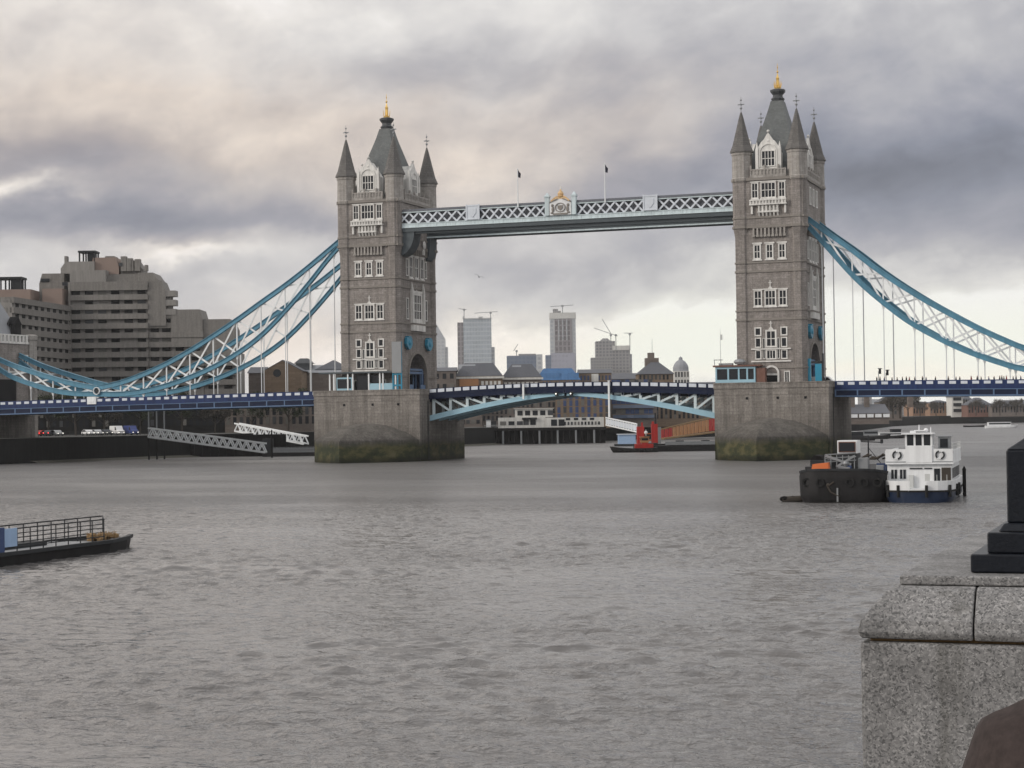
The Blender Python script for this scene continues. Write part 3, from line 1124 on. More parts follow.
for x in (-34.5, -33.5, -32.7):
    m.box(x - .12, x + .12, -12.55, -12.3, 13.2, 23.8)
m.box(-34.6, -32.6, -12.5, -12.35, 17.2, 17.5).box(-34.6, -32.6, -12.5, -12.35, 15.0, 15.3)
m.build('frame', 'shield_blue', c)


# ---------------------------------------------------------------- side span decks
def make_deck(s, label):
    d = empty('bridge_deck', (s * 93, 0, 11), label, 'bridge deck', 'side spans of the bridge')
    X0, X1 = s * 52.6, s * 134.0
    N = 40

    def zt(X):
        t = (abs(X) - 52) / 82
        return 14.35 - .95 * t ** 1.15
    m = MB()
    g = MB()
    e, e_b, p_b = MB(), MB(), MB()
    p = MB()
    for i in range(N):
        a, b = X0 + (X1 - X0) * i / N, X0 + (X1 - X0) * (i + 1) / N
        for (mb, y0, y1, z0, z1) in ((m, -8.0, 8.0, -1.9, -1.35), (m, -7.99, -5.4, -1.346, -1.0), (m, 5.4, 7.99, -1.346, -1.0), (g, -8.35, -8.0, -2.7, -1.76), (g, 8.0, 8.35, -2.7, -1.76), (p, -8.36, -8.0, -1.61, -.98), (p_b, 8.0, 8.36, -1.61, -.98), (e, -8.5, -7.9, -2.95, -2.7), (e_b, 7.9, 8.5, -2.95, -2.7),
                                     (e, -8.42, -8.0, -1.75, -1.62), (p, -8.3, -8.05, -.98, 0), (p_b, 8.05, 8.3, -.98, 0)):
            za, zb = zt(a), zt(b)
            mb.add([(a, y0, za + z0), (b, y0, zb + z0), (b, y1, zb + z0), (a, y1, za + z0), (a, y0, za + z1), (b, y0, zb + z1), (b, y1, zb + z1), (a, y1, za + z1)],
                   [(3, 2, 1, 0), (4, 5, 6, 7), (0, 1, 5, 4), (1, 2, 6, 5), (2, 3, 7, 6), (3, 0, 4, 7)])
        L = b - a
        for yy in (-8.36, 8.3):
            za, zb = zt(a + L * .22), zt(a + L * .8)
            (p if yy < 0 else p_b).add([(a + L * .22, yy, za - .72), (a + L * .8, yy, zb - .72), (a + L * .8, yy + .06, zb - .72), (a + L * .22, yy + .06, za - .72),
                   (a + L * .22, yy, za - .2), (a + L * .8, yy, zb - .2), (a + L * .8, yy + .06, zb - .2), (a + L * .22, yy + .06, za - .2)],
                  [(3, 2, 1, 0), (4, 5, 6, 7), (0, 1, 5, 4), (1, 2, 6, 5), (2, 3, 7, 6), (3, 0, 4, 7)], 1)
        if i % 2 == 0:
            e.box(min(a, a + .25), max(a, a + .25), -8.46, -8.36, zt(a) - 2.7, zt(a) - 1.72)
            g.box(min(a, a + .4), max(a, a + .4), -7.9, 7.9, zt(a) - 2.9, zt(a) - 1.95)
    m.build('roadway', 'asphalt', d)
    g.build('girder', 'blue_navy' , d)
    e.build('flange', 'blue_edge', d)
    p.build('parapet', ['blue_deck', 'panel_white'], d)
    p_b.build('parapet', ['blue_deck', 'panel_white'], d)
    e_b.build('flange', 'blue_edge', d)
    return d


make_deck(-1, 'left side span deck, navy blue girder with white parapet panels, in front of the hotel')
make_deck(1, 'right side span deck, navy blue girder carrying pedestrians')


# ---------------------------------------------------------------- bascule leaves
def make_leaf(s, label):
    xe = -28.6 if s < 0 else 30.3
    d = empty('bascule_leaf', (xe, 0, 12.8), label, 'bridge leaf', 'lifting leaves of the central span')

    def ztop(x):
        return 15.15 - .85 * (abs(x) / 29.5) ** 2

    def zbot(x):
        t = abs(x) / 29.3
        return 13.0 - 4.6 * t ** 1.45
    N = 16
    xs = [xe * (1 - i / N) + s * .05 * (i / N) for i in range(N + 1)]
    dk, pa, pb = MB(), MB(), MB()
    for a, b in zip(xs[:-1], xs[1:]):
        for (mb, y0, y1, z0, z1, mi) in ((dk, -7.9, 7.9, -1.9, -1.5, 0), (dk, -8.3, -7.9, -2.1, -1.2, 1), (dk, 7.9, 8.3, -2.1, -1.2, 1), (dk, -8.4, -7.9, -1.19, -.98, 1), (pa, -8.28, -8.08, -.97, 0, 0), (pb, 8.08, 8.28, -.97, 0, 0)):
            za, zb = ztop(a), ztop(b)
            mb.add([(a, y0, za + z0), (b, y0, zb + z0), (b, y1, zb + z0), (a, y1, za + z0), (a, y0, za + z1), (b, y0, zb + z1), (b, y1, zb + z1), (a, y1, za + z1)],
                   [(3, 2, 1, 0), (4, 5, 6, 7), (0, 1, 5, 4), (1, 2, 6, 5), (2, 3, 7, 6), (3, 0, 4, 7)], mi)
        L = b - a
        for yy in (-8.34, 8.28):
            a2, b2 = a + L * .12, a + L * .88
            za, zb = ztop(a2), ztop(b2)
            (pa if yy < 0 else pb).add([(a2, yy, za - .78), (b2, yy, zb - .78), (b2, yy + .06, zb - .78), (a2, yy + .06, za - .78), (a2, yy, za - .12), (b2, yy, zb - .12), (b2, yy + .06, zb - .12), (a2, yy + .06, za - .12)],
                   [(3, 2, 1, 0), (4, 5, 6, 7), (0, 1, 5, 4), (1, 2, 6, 5), (2, 3, 7, 6), (3, 0, 4, 7)], 1)
        dk.box(min(a, a + .3), max(a, a + .3), -7.85, 7.85, ztop(a) - 2.6, ztop(a) - 1.91, 1)
    dk.build('roadway', ['asphalt', 'blue_navy'], d)
    pa.build('parapet', ['blue_navy', 'panel_white'], d)
    pb.build('parapet', ['blue_navy', 'panel_white'], d)
    for y in (-7.6, -2.6, 2.6, 7.6):
        ch = MB()
        n2 = 24
        for i in range(n2):
            a, b = xe * (1 - i / n2), xe * (1 - (i + 1) / n2)
            if abs(b) < .3:
                b = s * .3
            h0, h1 = 1.0 - .35 * i / n2, 1.0 - .35 * (i + 1) / n2
            ch.add([(a, y - .3, zbot(a) - h0 / 2), (b, y - .3, zbot(b) - h1 / 2), (b, y + .3, zbot(b) - h1 / 2), (a, y + .3, zbot(a) - h0 / 2),
                    (a, y - .3, zbot(a) + h0 / 2), (b, y - .3, zbot(b) + h1 / 2), (b, y + .3, zbot(b) + h1 / 2), (a, y + .3, zbot(a) + h0 / 2)],
                   [(3, 2, 1, 0), (4, 5, 6, 7), (0, 1, 5, 4), (1, 2, 6, 5), (2, 3, 7, 6), (3, 0, 4, 7)])
            ch.bar((a, y, zbot(a) - h0 / 2 - .06), (b, y, zbot(b) - h1 / 2 - .06), .9, .12)
        ch.build('bottom_chord', 'chain_pale', d)
        if y < 3:
            br = MB()
            k = 7
            px_ = [xe + (-s) * (.8 + i * 3.6) for i in range(k)]
            for i in range(k):
                x = px_[i]
                if ztop(x) - 2.1 - zbot(x) < .5:
                    continue
                br.bar((x, y, zbot(x)), (x, y, ztop(x) - 2.1), .55, .3, (0, 1, 0))
                if i + 1 < k:
                    x2 = px_[i + 1]
                    br.bar((x, y + .05, ztop(x) - 2.2), (x2, y + .05, zbot(x2) + .3), .42, .25, (0, 1, 0))
            br.build('truss_web', 'walk_pale', d)
    if s < 0:
        pass
    return d


make_leaf(-1, 'left leaf of the central span with pale blue truss, springing from the left pier')
make_leaf(1, 'right leaf of the central span with pale blue truss, springing from the right pier')

# white signal posts hanging on the leaves, lamps at the centre
for x, z0, z1, lab in ((-8.4, 12.0, 14.9, 'short white post fixed to the left half of the central span'), (9.1, 8.2, 15.2, 'long white post fixed to the right half of the central span')):
    o = MB().box(x - .17, x + .17, -8.85, -8.5, z0, z1).box(x - .24, x + .24, -8.9, -8.46, z1, z1 + .1).build('signal_post', 'white_paint', org=(x, -8.6, z0))
    o.location = (x, -8.6, z0)
    tag(o, lab, 'post', 'white posts on the central span')
for x, lab in ((-1.6, 'small round navigation lamp, left of the pair at mid span'), (1.4, 'small round navigation lamp, right of the pair at mid span')):
    o = MB().tube((x, -8.5, 12.9), (x, -8.95, 12.9), .28, .28, 10).box(x - .35, x + .35, -8.5, -8.4, 12.5, 13.3).build('navigation_lamp', 'dark_metal', org=(x, -8.6, 12.9))
    o.location = (x, -8.6, 12.9)
    MB().tube((x, -8.96, 12.9), (x, -9.0, 12.9), .13, .13, 10).build('lens', 'head_lamp', o, org=(x, -8.6, 12.9))
    tag(o, lab, 'lamp', 'navigation lamps at mid span')


# ---------------------------------------------------------------- high level walkways
def make_walk(s, label):
    d = empty('high_walkway', (0, s * 7.0, 46.2), label, 'walkway', 'high level walkways between the towers')
    d.location.z -= .3
    y0, y1 = (-9.0, -5.4) if s < 0 else (5.4, 9.0)
    yf = y0 if s < 0 else y0
    X = 34.3
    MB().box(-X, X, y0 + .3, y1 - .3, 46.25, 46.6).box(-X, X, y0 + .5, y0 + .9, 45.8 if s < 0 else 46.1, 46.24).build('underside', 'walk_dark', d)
    if s > 0:
        MB().box(-X, X, y0 - .25, y0 - .14, 46.2, 46.5).build('flange', 'walk_pale', d)
    for yy in (y0, y1 - .3):
        m = MB()
        m.box(-X, X, yy, yy + .3, 47.1, 47.75)
        MB().box(-X, X, yy + .03, yy + .27, 46.2, 46.98).build('lower_girder', 'walk_dark', d)
        m.box(-X, X, yy - .12, yy + .42, 46.98, 47.1)
        m.box(-X, X, yy - .1, yy + .4, 47.75, 47.9)
        m.box(-X, X, yy - .06, yy + .36, 50.0, 50.25)
        for i in range(35):
            x = -X + 2 * X * i / 34
            m.box(x - .1, x + .1, yy - .05, yy, 47.11, 47.74)
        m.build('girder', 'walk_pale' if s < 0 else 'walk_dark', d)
        spans = [(-34.2, -19.8), (-16.8, -3.3), (3.4, 16.5), (19.6, 34.2)]
        for a, b in spans:
            m = MB()
            n = 7
            for i in range(n):
                xa, xb = a + (b - a) * i / n, a + (b - a) * (i + 1) / n
                m.bar((xa, yy + .08, 47.9), (xb, yy + .08, 50.0), .10, .34)
                m.bar((xa, yy + .2, 50.0), (xb, yy + .2, 47.9), .10, .34)
                m.box((xa + xb) / 2 - .24, (xa + xb) / 2 + .24, yy - .02, yy + .05, 48.72, 49.18)
            m.build('lattice', 'panel_white', d)
    MB().box(-X, X, (y0 + y1) / 2 - 1.2, (y0 + y1) / 2 + 1.2, 46.6, 49.9).build('glazing', 'slate_far', d)
    m = MB().prism([(y0 - .15, 50.25), (y1 + .15, 50.25), (y1 - .3, 50.75), (y0 + .3, 50.75)], 'x', -X, X)
    m.build('roof', 'slate_far', d)
    if s < 0:
        for a in (-18.3, 18.05):
            m = MB().box(a - 1.3, a + 1.3, y0 - .25, y0 + .3, 47.95, 50.9).box(a - 1.45, a - 1.2, y0 - .35, y0 - .25, 47.9, 51.0).box(a + 1.2, a + 1.45, y0 - .35, y0 - .25, 47.9, 51.0)
            m.box(a - 1.18, a + 1.18, y0 - .33, y0 - .25, 50.6, 50.9).box(a - 1.18, a + 1.18, y0 - .33, y0 - .25, 47.95, 48.2)
            m.prism([(a - .7, 50.2), (a - .7, 49.3), (a, 48.4), (a + .7, 49.3), (a + .7, 50.2)], 'y', y0 - .36, y0 - .26)
            m.build('panel', 'panel_white', d)
        # carved crest with crown between two posts
        m = MB()
        m.prism([(-2.2, 47.95), (2.2, 47.95), (2.2, 50.7), (1.6, 51.2), (.9, 51.5), (.5, 52.1), (-.5, 52.1), (-.9, 51.5), (-1.6, 51.2), (-2.2, 50.7)], 'y', y0 - .45, y0 + .3)
        cr = m.build('crest', 'boat_white', d)
        m = MB()
        for i in range(20):
            a, b = 2 * PI * i / 20, 2 * PI * (i + 1) / 20
            m.bar((1.0 * math.cos(a), y0 - .52, 49.7 + 1.0 * math.sin(a)), (1.0 * math.cos(b), y0 - .52, 49.7 + 1.0 * math.sin(b)), .16, .2, (0, 1, 0))
        m.prism([(-.5, 50.2), (-.5, 49.5), (0, 48.95), (.5, 49.5), (.5, 50.2)], 'y', y0 - .6, y0 - .44)
        for s2 in (-1, 1):
            m.ball((s2 * 1.6, y0 - .5, 50.2), .36, sc=(.8, .5, 1.1)).ball((s2 * 1.5, y0 - .5, 49.3), .5, sc=(.6, .4, 1.4)).ball((s2 * 1.7, y0 - .5, 48.5), .3, sc=(1.1, .5, .8))
            m.bar((s2 * 2.2, y0 - .5, 50.9), (s2 * .5, y0 - .5, 51.7), .2, .2, (0, 1, 0))
        m.box(-1.5, 1.5, y0 - .55, y0 - .45, 48.05, 48.4)
        m.build('relief', 'course_stone', cr)
        m = MB()
        m.lathe([(.55, 52.05), (.7, 52.4), (.5, 52.5), (.62, 52.9), (.4, 53.4), (.1, 53.7)], (0, y0 - .1), 10)
        for sx in (-1, 1):
            m.bar((sx * 1.9, y0 - .5, 51.2), (sx * .7, y0 - .3, 52.3), .3, .3)
        m.box(-1.3, 1.3, y0 - .5, y0 - .2, 51.7, 52.05)
        m.ball((0, y0 - .1, 53.8), .2)
        m.build('crown', 'crown_gilt', cr)
        MB().box(-.09, .09, y0 - .19, y0 - .01, 53.9, 54.7).box(-.3, .3, y0 - .17, y0 - .03, 54.25, 54.42).build('cross', 'trim_stone', cr)
        cr.scale = (1, 1, .84)
        cr.location.z = (47.95 - 46.2) * .16
        for a in (-2.75, 2.75):
            m = MB().box(a - .42, a + .42, y0 - .5, y0 + .35, 47.95, 51.5).box(a - .55, a + .55, y0 - .62, y0 + .45, 51.5, 51.8).frust((a, y0 - .08), 51.8, 52.4, (.4, .4), (.1, .1))
            m.build('pillar', 'walk_pale', d)
    return d


make_walk(-1, 'nearer high walkway, white lattice with carved crest and gilt crown at its middle')
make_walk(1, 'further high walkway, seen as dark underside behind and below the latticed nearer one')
for x, lab in ((-8.75, 'white flagpole left of the crest on the high walkway'), (9.1, 'white flagpole right of the crest on the high walkway')):
    o = MB().tube((0, 0, 0), (0, 0, 7.4), .13, .08, 8).ball((0, 0, 7.5), .16).build('flagpole', 'white_paint')
    o.location = (x, -9.3, 50.2 - .6)
    f = MB()
    n = 6
    vs = []
    for i in range(n + 1):
        t = i / n
        wv = .12 * math.sin(t * 9)
        vs += [(.1 + .55 * t, wv, 7.3 - .75 * t), (.1 + .42 * t, wv + .05, 5.9 - .2 * t)]
    vs += [(a, b + .05, c_) for a, b, c_ in vs]
    k = 2 * (n + 1)
    fs = []
    for i in range(n):
        a = 2 * i
        fs += [(a, a + 1, a + 3, a + 2), (k + a, k + a + 2, k + a + 3, k + a + 1), (a, a + 2, k + a + 2, k + a), (a + 1, k + a + 1, k + a + 3, a + 3)]
    f.add(vs, fs).build('flag', 'flag_dark', o)
    tag(o, lab, 'flagpole', 'flagpoles on the high walkway')


# ---------------------------------------------------------------- suspension chains
def lerp_tab(tab, x):
    for (a, za), (b, zb) in zip(tab[:-1], tab[1:]):
        if x <= b:
            t = (x - a) / (b - a)
            return za + (zb - za) * t
    return tab[-1][1]


def smooth_tab(tab):
    """Catmull-Rom resample so the chords curve"""
    pts = [tab[0]] + list(tab) + [tab[-1]]
    o = []
    for i in range(1, len(pts) - 2):
        p0, p1, p2, p3 = pts[i - 1], pts[i], pts[i + 1], pts[i + 2]
        for j in range(6):
            t = j / 6
            o.append(tuple(.5 * ((2 * p1[k]) + (-p0[k] + p2[k]) * t + (2 * p0[k] - 5 * p1[k] + 4 * p2[k] - p3[k]) * t * t + (-p0[k] + 3 * p1[k] - 3 * p2[k] + p3[k]) * t ** 3) for k in (0, 1)))
    o.append(tab[-1])
    return o


UPL = [(47.5, 46.0), (55.9, 40.0), (61.5, 36.3), (67, 33.0), (72.6, 29.6), (78.2, 26.4), (83.9, 23.4), (89.5, 20.8), (95.1, 18.7), (100.8, 17.0), (106.4, 16.0)]
LOL = [(47.5, 45.2), (51.5, 41.4), (55.9, 36.6), (61.5, 31.0), (67, 26.2), (72.6, 22.6), (78.2, 19.9), (83.9, 17.8), (89.5, 16.2), (95.1, 15.1), (100.8, 14.6), (106.4, 14.7)]
UPR = [(47.3, 45.2), (51.0, 42.3), (55.5, 38.9), (60, 35.2), (64.5, 31.9), (69, 28.9), (73.5, 26.2), (77.9, 23.7), (82.3, 21.5), (86.4, 19.7), (93, 17.6), (100, 16.4), (106.4, 16.0)]
LOR = [(47.3, 44.0), (51.7, 38.9), (55.5, 34.4), (59.4, 30.5), (65.4, 25.5), (70.7, 22.2), (76, 19.5), (82.2, 17.1), (86.4, 15.9), (94, 15.0), (100, 14.7), (106.4, 14.7)]
UPA = [(106.4, 16.0), (112, 16.9), (117.6, 18.3), (123.2, 19.9), (128.8, 21.7), (134.4, 24.0)]
LOA = [(106.4, 14.7), (112, 14.9), (117.6, 15.7), (123.2, 17.2), (128.8, 19.2), (134.4, 22.6)]


def make_chain(s, y, label):
    up, lo = (UPL, LOL) if s < 0 else (UPR, LOR)
    up, lo = smooth_tab(up), smooth_tab(lo)
    ua, la = smooth_tab(UPA), smooth_tab(LOA)
    ya = y
    d = empty('suspension_chain', (s * 106.4, y, 14.7), label, 'chain', 'blue suspension chains of the side spans')
    for nm, tab in (('upper_chord', up), ('lower_chord', lo), ('upper_chord', ua), ('lower_chord', la)):
        m = MB()
        for a, b in zip(tab[:-1], tab[1:]):
            m.bar((s * a[0], y, a[1]), (s * b[0], y, b[1]), .42, .95)
            dd = Vector((b[0] - a[0], 0, b[1] - a[1])).normalized() * .03
            for k in (-.48, .48):
                m.bar((s * a[0], y, a[1] + k), (s * b[0], y, b[1] + k), .8, .11)
        m.build(nm, 'chain_blue', d)
    nodes = [106.4 - 5.62 * k for k in range(0, 11)]
    w1, w2 = MB(), MB()
    for (N_, T1, T2) in ((nodes, up, lo), ([106.4 + 5.62 * k for k in range(0, 5)], ua, la)):
        for i, x in enumerate(N_):
            zu, zl = lerp_tab(T1, x), lerp_tab(T2, x)
            if zu - zl > 1.2:
                MB().bar((s * x, y, zl), (s * x, y, zu), .24, .24).build('strut', 'white_paint', d)
            if i + 1 < len(N_):
                x2 = N_[i + 1]
                zu2, zl2 = lerp_tab(T1, x2), lerp_tab(T2, x2)
                if max(zu - zl, zu2 - zl2) > 1.6:
                    w2.bar((s * x, y - .1, zl), (s * x2, y - .1, zu2), .16, .34)
                    w2.bar((s * x, y + .1, zu), (s * x2, y + .1, zl2), .16, .34)
    w2.build('diagonal_bracing', 'white_paint', d)
    # hangers down to the deck
    for x in nodes + [106.4 + 5.62 * k for k in range(1, 4)]:
        zl = lerp_tab(lo if x <= 106.4 else la, x)
        zb = 14.35 - .95 * (max(0, abs(x) - 52) / 82) ** 1.15 - .5
        if zl - zb < .3 or x < 50:
            continue
        m = MB()
        m.tube((s * x, y, zb), (s * x, y, zl - .3), .105, .105, 6, m=0)
        m.frust((s * x, y), zl - 1.2, zl - .3, (.12, .12), (.4, .16), 0)
        m.build('hanger', 'white_paint', d)
    # pin ring
    m = MB()
    for sy in (-1, 1):
        for i in range(16):
            a, b = 2 * PI * i / 16, 2 * PI * (i + 1) / 16
            yy = y + sy * .5
            m.bar((s * 106.4 + .75 * math.cos(a), yy, 15.35 + .75 * math.sin(a)), (s * 106.4 + .75 * math.cos(b), yy, 15.35 + .75 * math.sin(b)), .16, .4, (0, 1, 0))
    m.build('pin_ring', 'white_paint', d)
    MB().tube((s * 106.4, y - .45, 15.35), (s * 106.4, y + .45, 15.35), .5, .5, 12).build('pin', 'dark_metal', d)
    if y < 0 and s < 0:
        MB().box(s * 106.4 - 1.1, s * 106.4 + 1.1, -8.6, -8.32, 12.5, 14.1).box(s * 106.4 - .6, s * 106.4 + .6, -8.65, -8.6, 12.9, 13.3).build('plaque', 'white_paint', d)
    return d


make_chain(-1, -6.0, 'nearer of the two blue chains in front of the hotel')
make_chain(-1, 6.0, 'further of the two blue chains in front of the hotel, ending on the stone abutment')
make_chain(1, -6.0, 'nearer of the two blue chains right of the right tower')
make_chain(1, 6.0, 'further of the two blue chains right of the right tower')

# ---------------------------------------------------------------- left abutment tower
ab = empty('abutment_tower', (-139.5, 0, 0), 'low stone abutment tower at the left edge where the far chain ends', 'tower')
m = MB()
op = arch(0, 12, 17.5, 5.0, 6)
m.prism([(-11, 0), (11, 0), (11, 27), (-11, 27), (-11, 12)][:1] + [(11, 0), (11, 27), (-11, 27)], 'x', -145, -134.6)
m.build('wall', 'tower_stone', ab)
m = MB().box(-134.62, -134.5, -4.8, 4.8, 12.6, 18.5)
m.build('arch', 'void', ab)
for z in (20, 26.6):
    MB().box(-145.2, -134.35, -11.2, 11.2, z, z + .45).build('string_course', 'trim_stone', ab)
m = MB()
for i in range(16):
    y = -11.1 + i * 21.2 / 15
    m.box(-134.8, -134.4, y, y + .7, 27.06, 28.4)
m.box(-134.8, -134.4, -11.1, 10.8, 28.4, 28.7)
m.build('parapet', 'trim_stone', ab)
for yy in (-11, 11):
    for xx in (-134.8, -144.8):
        m = MB().lathe([(1.4, 0), (1.4, 27.4), (1.6, 27.7), (1.6, 28.6), (1.0, 28.9)], (xx, yy), 8)
        m.build('turret', 'turret_stone', ab)
m = MB().frust((-139.8, 0), 27.05, 37, (4.6, 9.6), (.4, 5))
m.build('roof', 'slate_pale', ab)
MB().box(-136, -134.9, 5, 7.4, 28, 31).prism([(4.8, 31), (7.6, 31), (6.2, 32.8)], 'x', -137, -134.8).build('dormer', 'void', ab)
window(ab, (-134.48, 8.2, 20.9), PI / 2, 1.6, 3, 2, 2, .3)
window(ab, (-134.48, -8.2, 20.9), PI / 2, 1.6, 3, 2, 2, .3)
MB().box(-146, -134.0, -12.5, 12.5, -1, 11.0).box(-146, -133.8, -12.7, 12.7, 10.2, 10.6).build('base', 'pier_stone', ab)

# ================================================================ buildings


def site(x, D):
    """ground position under photo column x at depth D"""
    p = pt(x, 417 - (x - 512) * .0139, D)
    return Vector((p.x, p.y, LAND))


def ztop_at(x, y, D):
    return pt(x, y, D).z


WR = random.Random(21)
mat('glass_mid', (.05, .053, .058), .3, var=.3)
mat('glass_blind', (.13, .125, .115), .5, var=.3)


def wins(b, lst):
    """lst: (x, z, w, h) on the front face y=0 of a building whose frame is its front left ground corner; also (.., face) """
    fronts = {}
    for k, it in enumerate(lst):
        x, z, w_, h_ = it[:4]
        y = it[4] if len(it) > 4 else 0
        g = it[5] if len(it) > 5 else 'glass_dark'
        if g in ('glass_dark', 'post_blue', 'void'):          # blinds and curtains in some of the panes
            g = WR.choice((g, g, g, g, 'glass_mid', 'glass_blind'))
        key = (round(w_, 2), round(h_, 2), g)
        if k < 100:
            if key not in fronts:
                m = MB().box(-w_ / 2, w_ / 2, -.12, .3, 0, h_)
                fronts[key] = m.mesh('window', g)
            inst('window', fronts[key], b, (x, y, z))
    if len(lst) > 100:
        m = MB()
        for it in lst[100:]:
            x, z, w_, h_ = it[:4]
            y = it[4] if len(it) > 4 else 0
            m.box(x - w_ / 2, x + w_ / 2, y - .12, y + .3, z, z + h_)
        o = m.build('windows', lst[0][5] if len(lst[0]) > 5 else 'glass_dark', b)
        o['kind'] = 'stuff'


def bld(name, label, x0, x1, y, D, depth=14, wallm='brick_brown', roof=None, roofm='slate_far', rh=4., cat='building', group=None, rot=0., wn=None, base=None, nofloor=False, wm='glass_dark'):
    """building between photo columns x0..x1 with its eaves at row y, at depth D; the frame's x runs along the front, y away"""
    a = site(x0, D)
    if base is not None:
        a.z = base
    Wd = (x1 - x0) / FPX * D
    h = ztop_at((x0 + x1) / 2, y, D) - a.z
    ang = YAW + rot
    b = empty(name, a, label, cat, group, rz=ang, org=(0, 0, 0))
    MB().box(0, Wd, 0, depth, -1, h).build('wall', wallm, b)
    if roof == 'gable':            # ridge parallel to front
        MB().prism([(-.4, h), (depth + .4, h), (depth / 2, h + rh)], 'x', -.4, Wd + .4).build('roof', roofm, b)
    elif roof == 'front':          # gable facing us
        MB().prism([(-.5, h), (Wd + .5, h), (Wd / 2, h + rh)], 'y', .5, depth).build('roof', roofm, b)
        MB().prism([(0, h + .01), (Wd, h + .01), (Wd / 2, h + rh - .3)], 'y', -.02, .5).build('gable', wallm, b)
    elif roof == 'hip':
        i = min(Wd, depth) * .42
        MB().frust((Wd / 2, depth / 2), h, h + rh, (Wd / 2 + .5, depth / 2 + .5), (Wd / 2 - i, depth / 2 - i)).build('roof', roofm, b)
    elif roof == 'mansard':
        MB().frust((Wd / 2, depth / 2), h, h + rh, (Wd / 2 + .2, depth / 2 + .2), (Wd / 2 - rh * .7, depth / 2 - rh * .7)).build('roof', roofm, b)
    elif roof == 'flat':
        MB().box(-.3, Wd + .3, -.3, depth + .3, h, h + rh).build('roof', roofm, b)
    if wn:
        nx, nz, ww, wh = wn
        ww = min(ww, Wd / nx * .5)
        fh = (h - 1.5) / nz
        wins(b, [((i + .5) * Wd / nx, 1.5 + j * fh + fh * .25, ww, wh, 0, wm) for j in range(nz) for i in range(nx)])
    b['w'] = Wd
    b['h'] = h
    return b, Wd, h


# ---------------------------------------------------------------- stepped concrete hotel on the left bank
HD = 540.
K = FPX / HD
ho = site(0, HD)
hot = empty('hotel_building', ho, 'huge stepped brown concrete hotel with rows of dark windows behind the left chains', 'hotel', rz=YAW, org=(0, 0, 0))


def hz(y):
    return (421.5 - y) / K + CAM[2] - LAND


def hx(x):
    return x / K


rows = [hz(290.5) - 2.77 * k for k in range(15)]
segs = [(70, 149, 0, 0), (149, 172, 3, .8), (172, 204, 5, .4), (204, 236, 7, 1.0)]
wl = MB()
core = MB()
wlist = []
for (a, b, k0, yo) in segs:
    core.box(hx(a), hx(b) - .02, yo + .7, 20 - yo, 0, rows[k0] + 1.6)
    for k in range(k0, 15):
        z = rows[k]
        wl.box(hx(a) - .1, hx(b) + .1, yo - .5, yo + .9, z + .45, z + 2.0 if k > 0 else z + 3.0)
        n = max(1, round((b - a) / 13.7))
        for i in range(n):
            cx_ = hx(a) + (hx(b) - hx(a)) * (i + .5) / n
            if random.random() < .06:
                continue
            wlist.append((cx_, z - .66, 2.35, 1.1, yo + .62))
wl.box(hx(70), hx(72), -.6, 1, 0, rows[0] + 3)
wl.build('floor_bands', 'concrete_brut', hot)
core.build('wall', 'concrete_pale', hot)
wins(hot, [q_ + ('void',) for q_ in wlist])
# left wing, running away from the viewer
m, c2 = MB(), MB()
A, B = Vector((15.2, -43)), Vector((20.4, 0))
dv = (B - A).normalized()
nv = Vector((dv.y, -dv.x))
wz = [hz(311) - 2.77 * k for k in range(14)]
for k, z in enumerate(wz):
    p = [A + nv * .5, B + nv * .5, B - nv * 13, A - nv * 13]
    m.prism([tuple(q) for q in p], 'z', z + .45, z + 2.0)
p = [A, B, B - nv * 12.5, A - nv * 12.5]
c2.prism([tuple(q) for q in p], 'z', 0, wz[0] + 1.4)
m.build('wing_bands', 'concrete_brut', hot)
c2.build('wing_wall', 'concrete_pale', hot)
pg = MB()
for k, z in enumerate(wz[:10]):
    for i in range(9):
        q = A + dv * (2.5 + i * 4.6)
        e_ = q + dv * 2.2
        pg.prism([tuple(q + nv * .1), tuple(e_ + nv * .1), tuple(e_ - nv * .3), tuple(q - nv * .3)], 'z', z - .55, z + .44)
o = pg.build('wing_windows', 'void', hot)
o['kind'] = 'stuff'
# roof-top boxes: (x0, x1, ytop, ybottom, y0, depth, chamfer px left, right, material)
up = [(70, 106, 268, 288, 1.5, 14, 0, 0, 'concrete_pale'), (106, 142, 272, 288, 3, 12, 0, 0, 'concrete_brut'), (138, 158, 271, 284, 2, 12, 0, 5, 'concrete_brut'),
      (58, 92, 258, 270, 5, 10, 5, 0, 'concrete_pale'), (37, 62, 270, 300, 4, 12, 3, 0, 'concrete_brut'), (88, 116, 254, 271, 6, 10, 2, 3, 'terracotta'),
      (117, 139, 257, 273, 7, 8, 2, 6, 'concrete_brut'), (3, 37, 288, 300, -6, 12, 1, 0, 'terracotta'), (46, 66, 287, 304, -3, 8, 0, 0, 'terracotta'),
      (149, 167, 280, 325, -.1, 9, 2, 4, 'concrete_brut'), (172, 203.5, 309, 343, .15, 12, 0, 3, 'concrete_brut'), (203.8, 235.5, 319, 362, .75, 10, 0, 5, 'concrete_brut'),
      (100, 112, 252, 258, 8, 5, 1, 2, 'concrete_brut'), (5, 17, 300, 330, -40, 30, 0, 0, 'terracotta')]
for (a, b, y0, y1, yy, dp, cl, cr_, mm) in up:
    zt, zb = hz(y0), hz(y1)
    ch = min(3.0, (zt - zb) * .55)
    poly = [(hx(a), zb), (hx(b), zb), (hx(b), zt - (ch if cr_ else 0)), (hx(b - cr_), zt), (hx(a + cl), zt), (hx(a), zt - (ch if cl else 0))]
    if not cr_:
        poly.pop(3)
    if not cl:
        poly.pop(-2)
    MB().prism(poly, 'y', yy, yy + dp).build('roof_block', mm, hot)
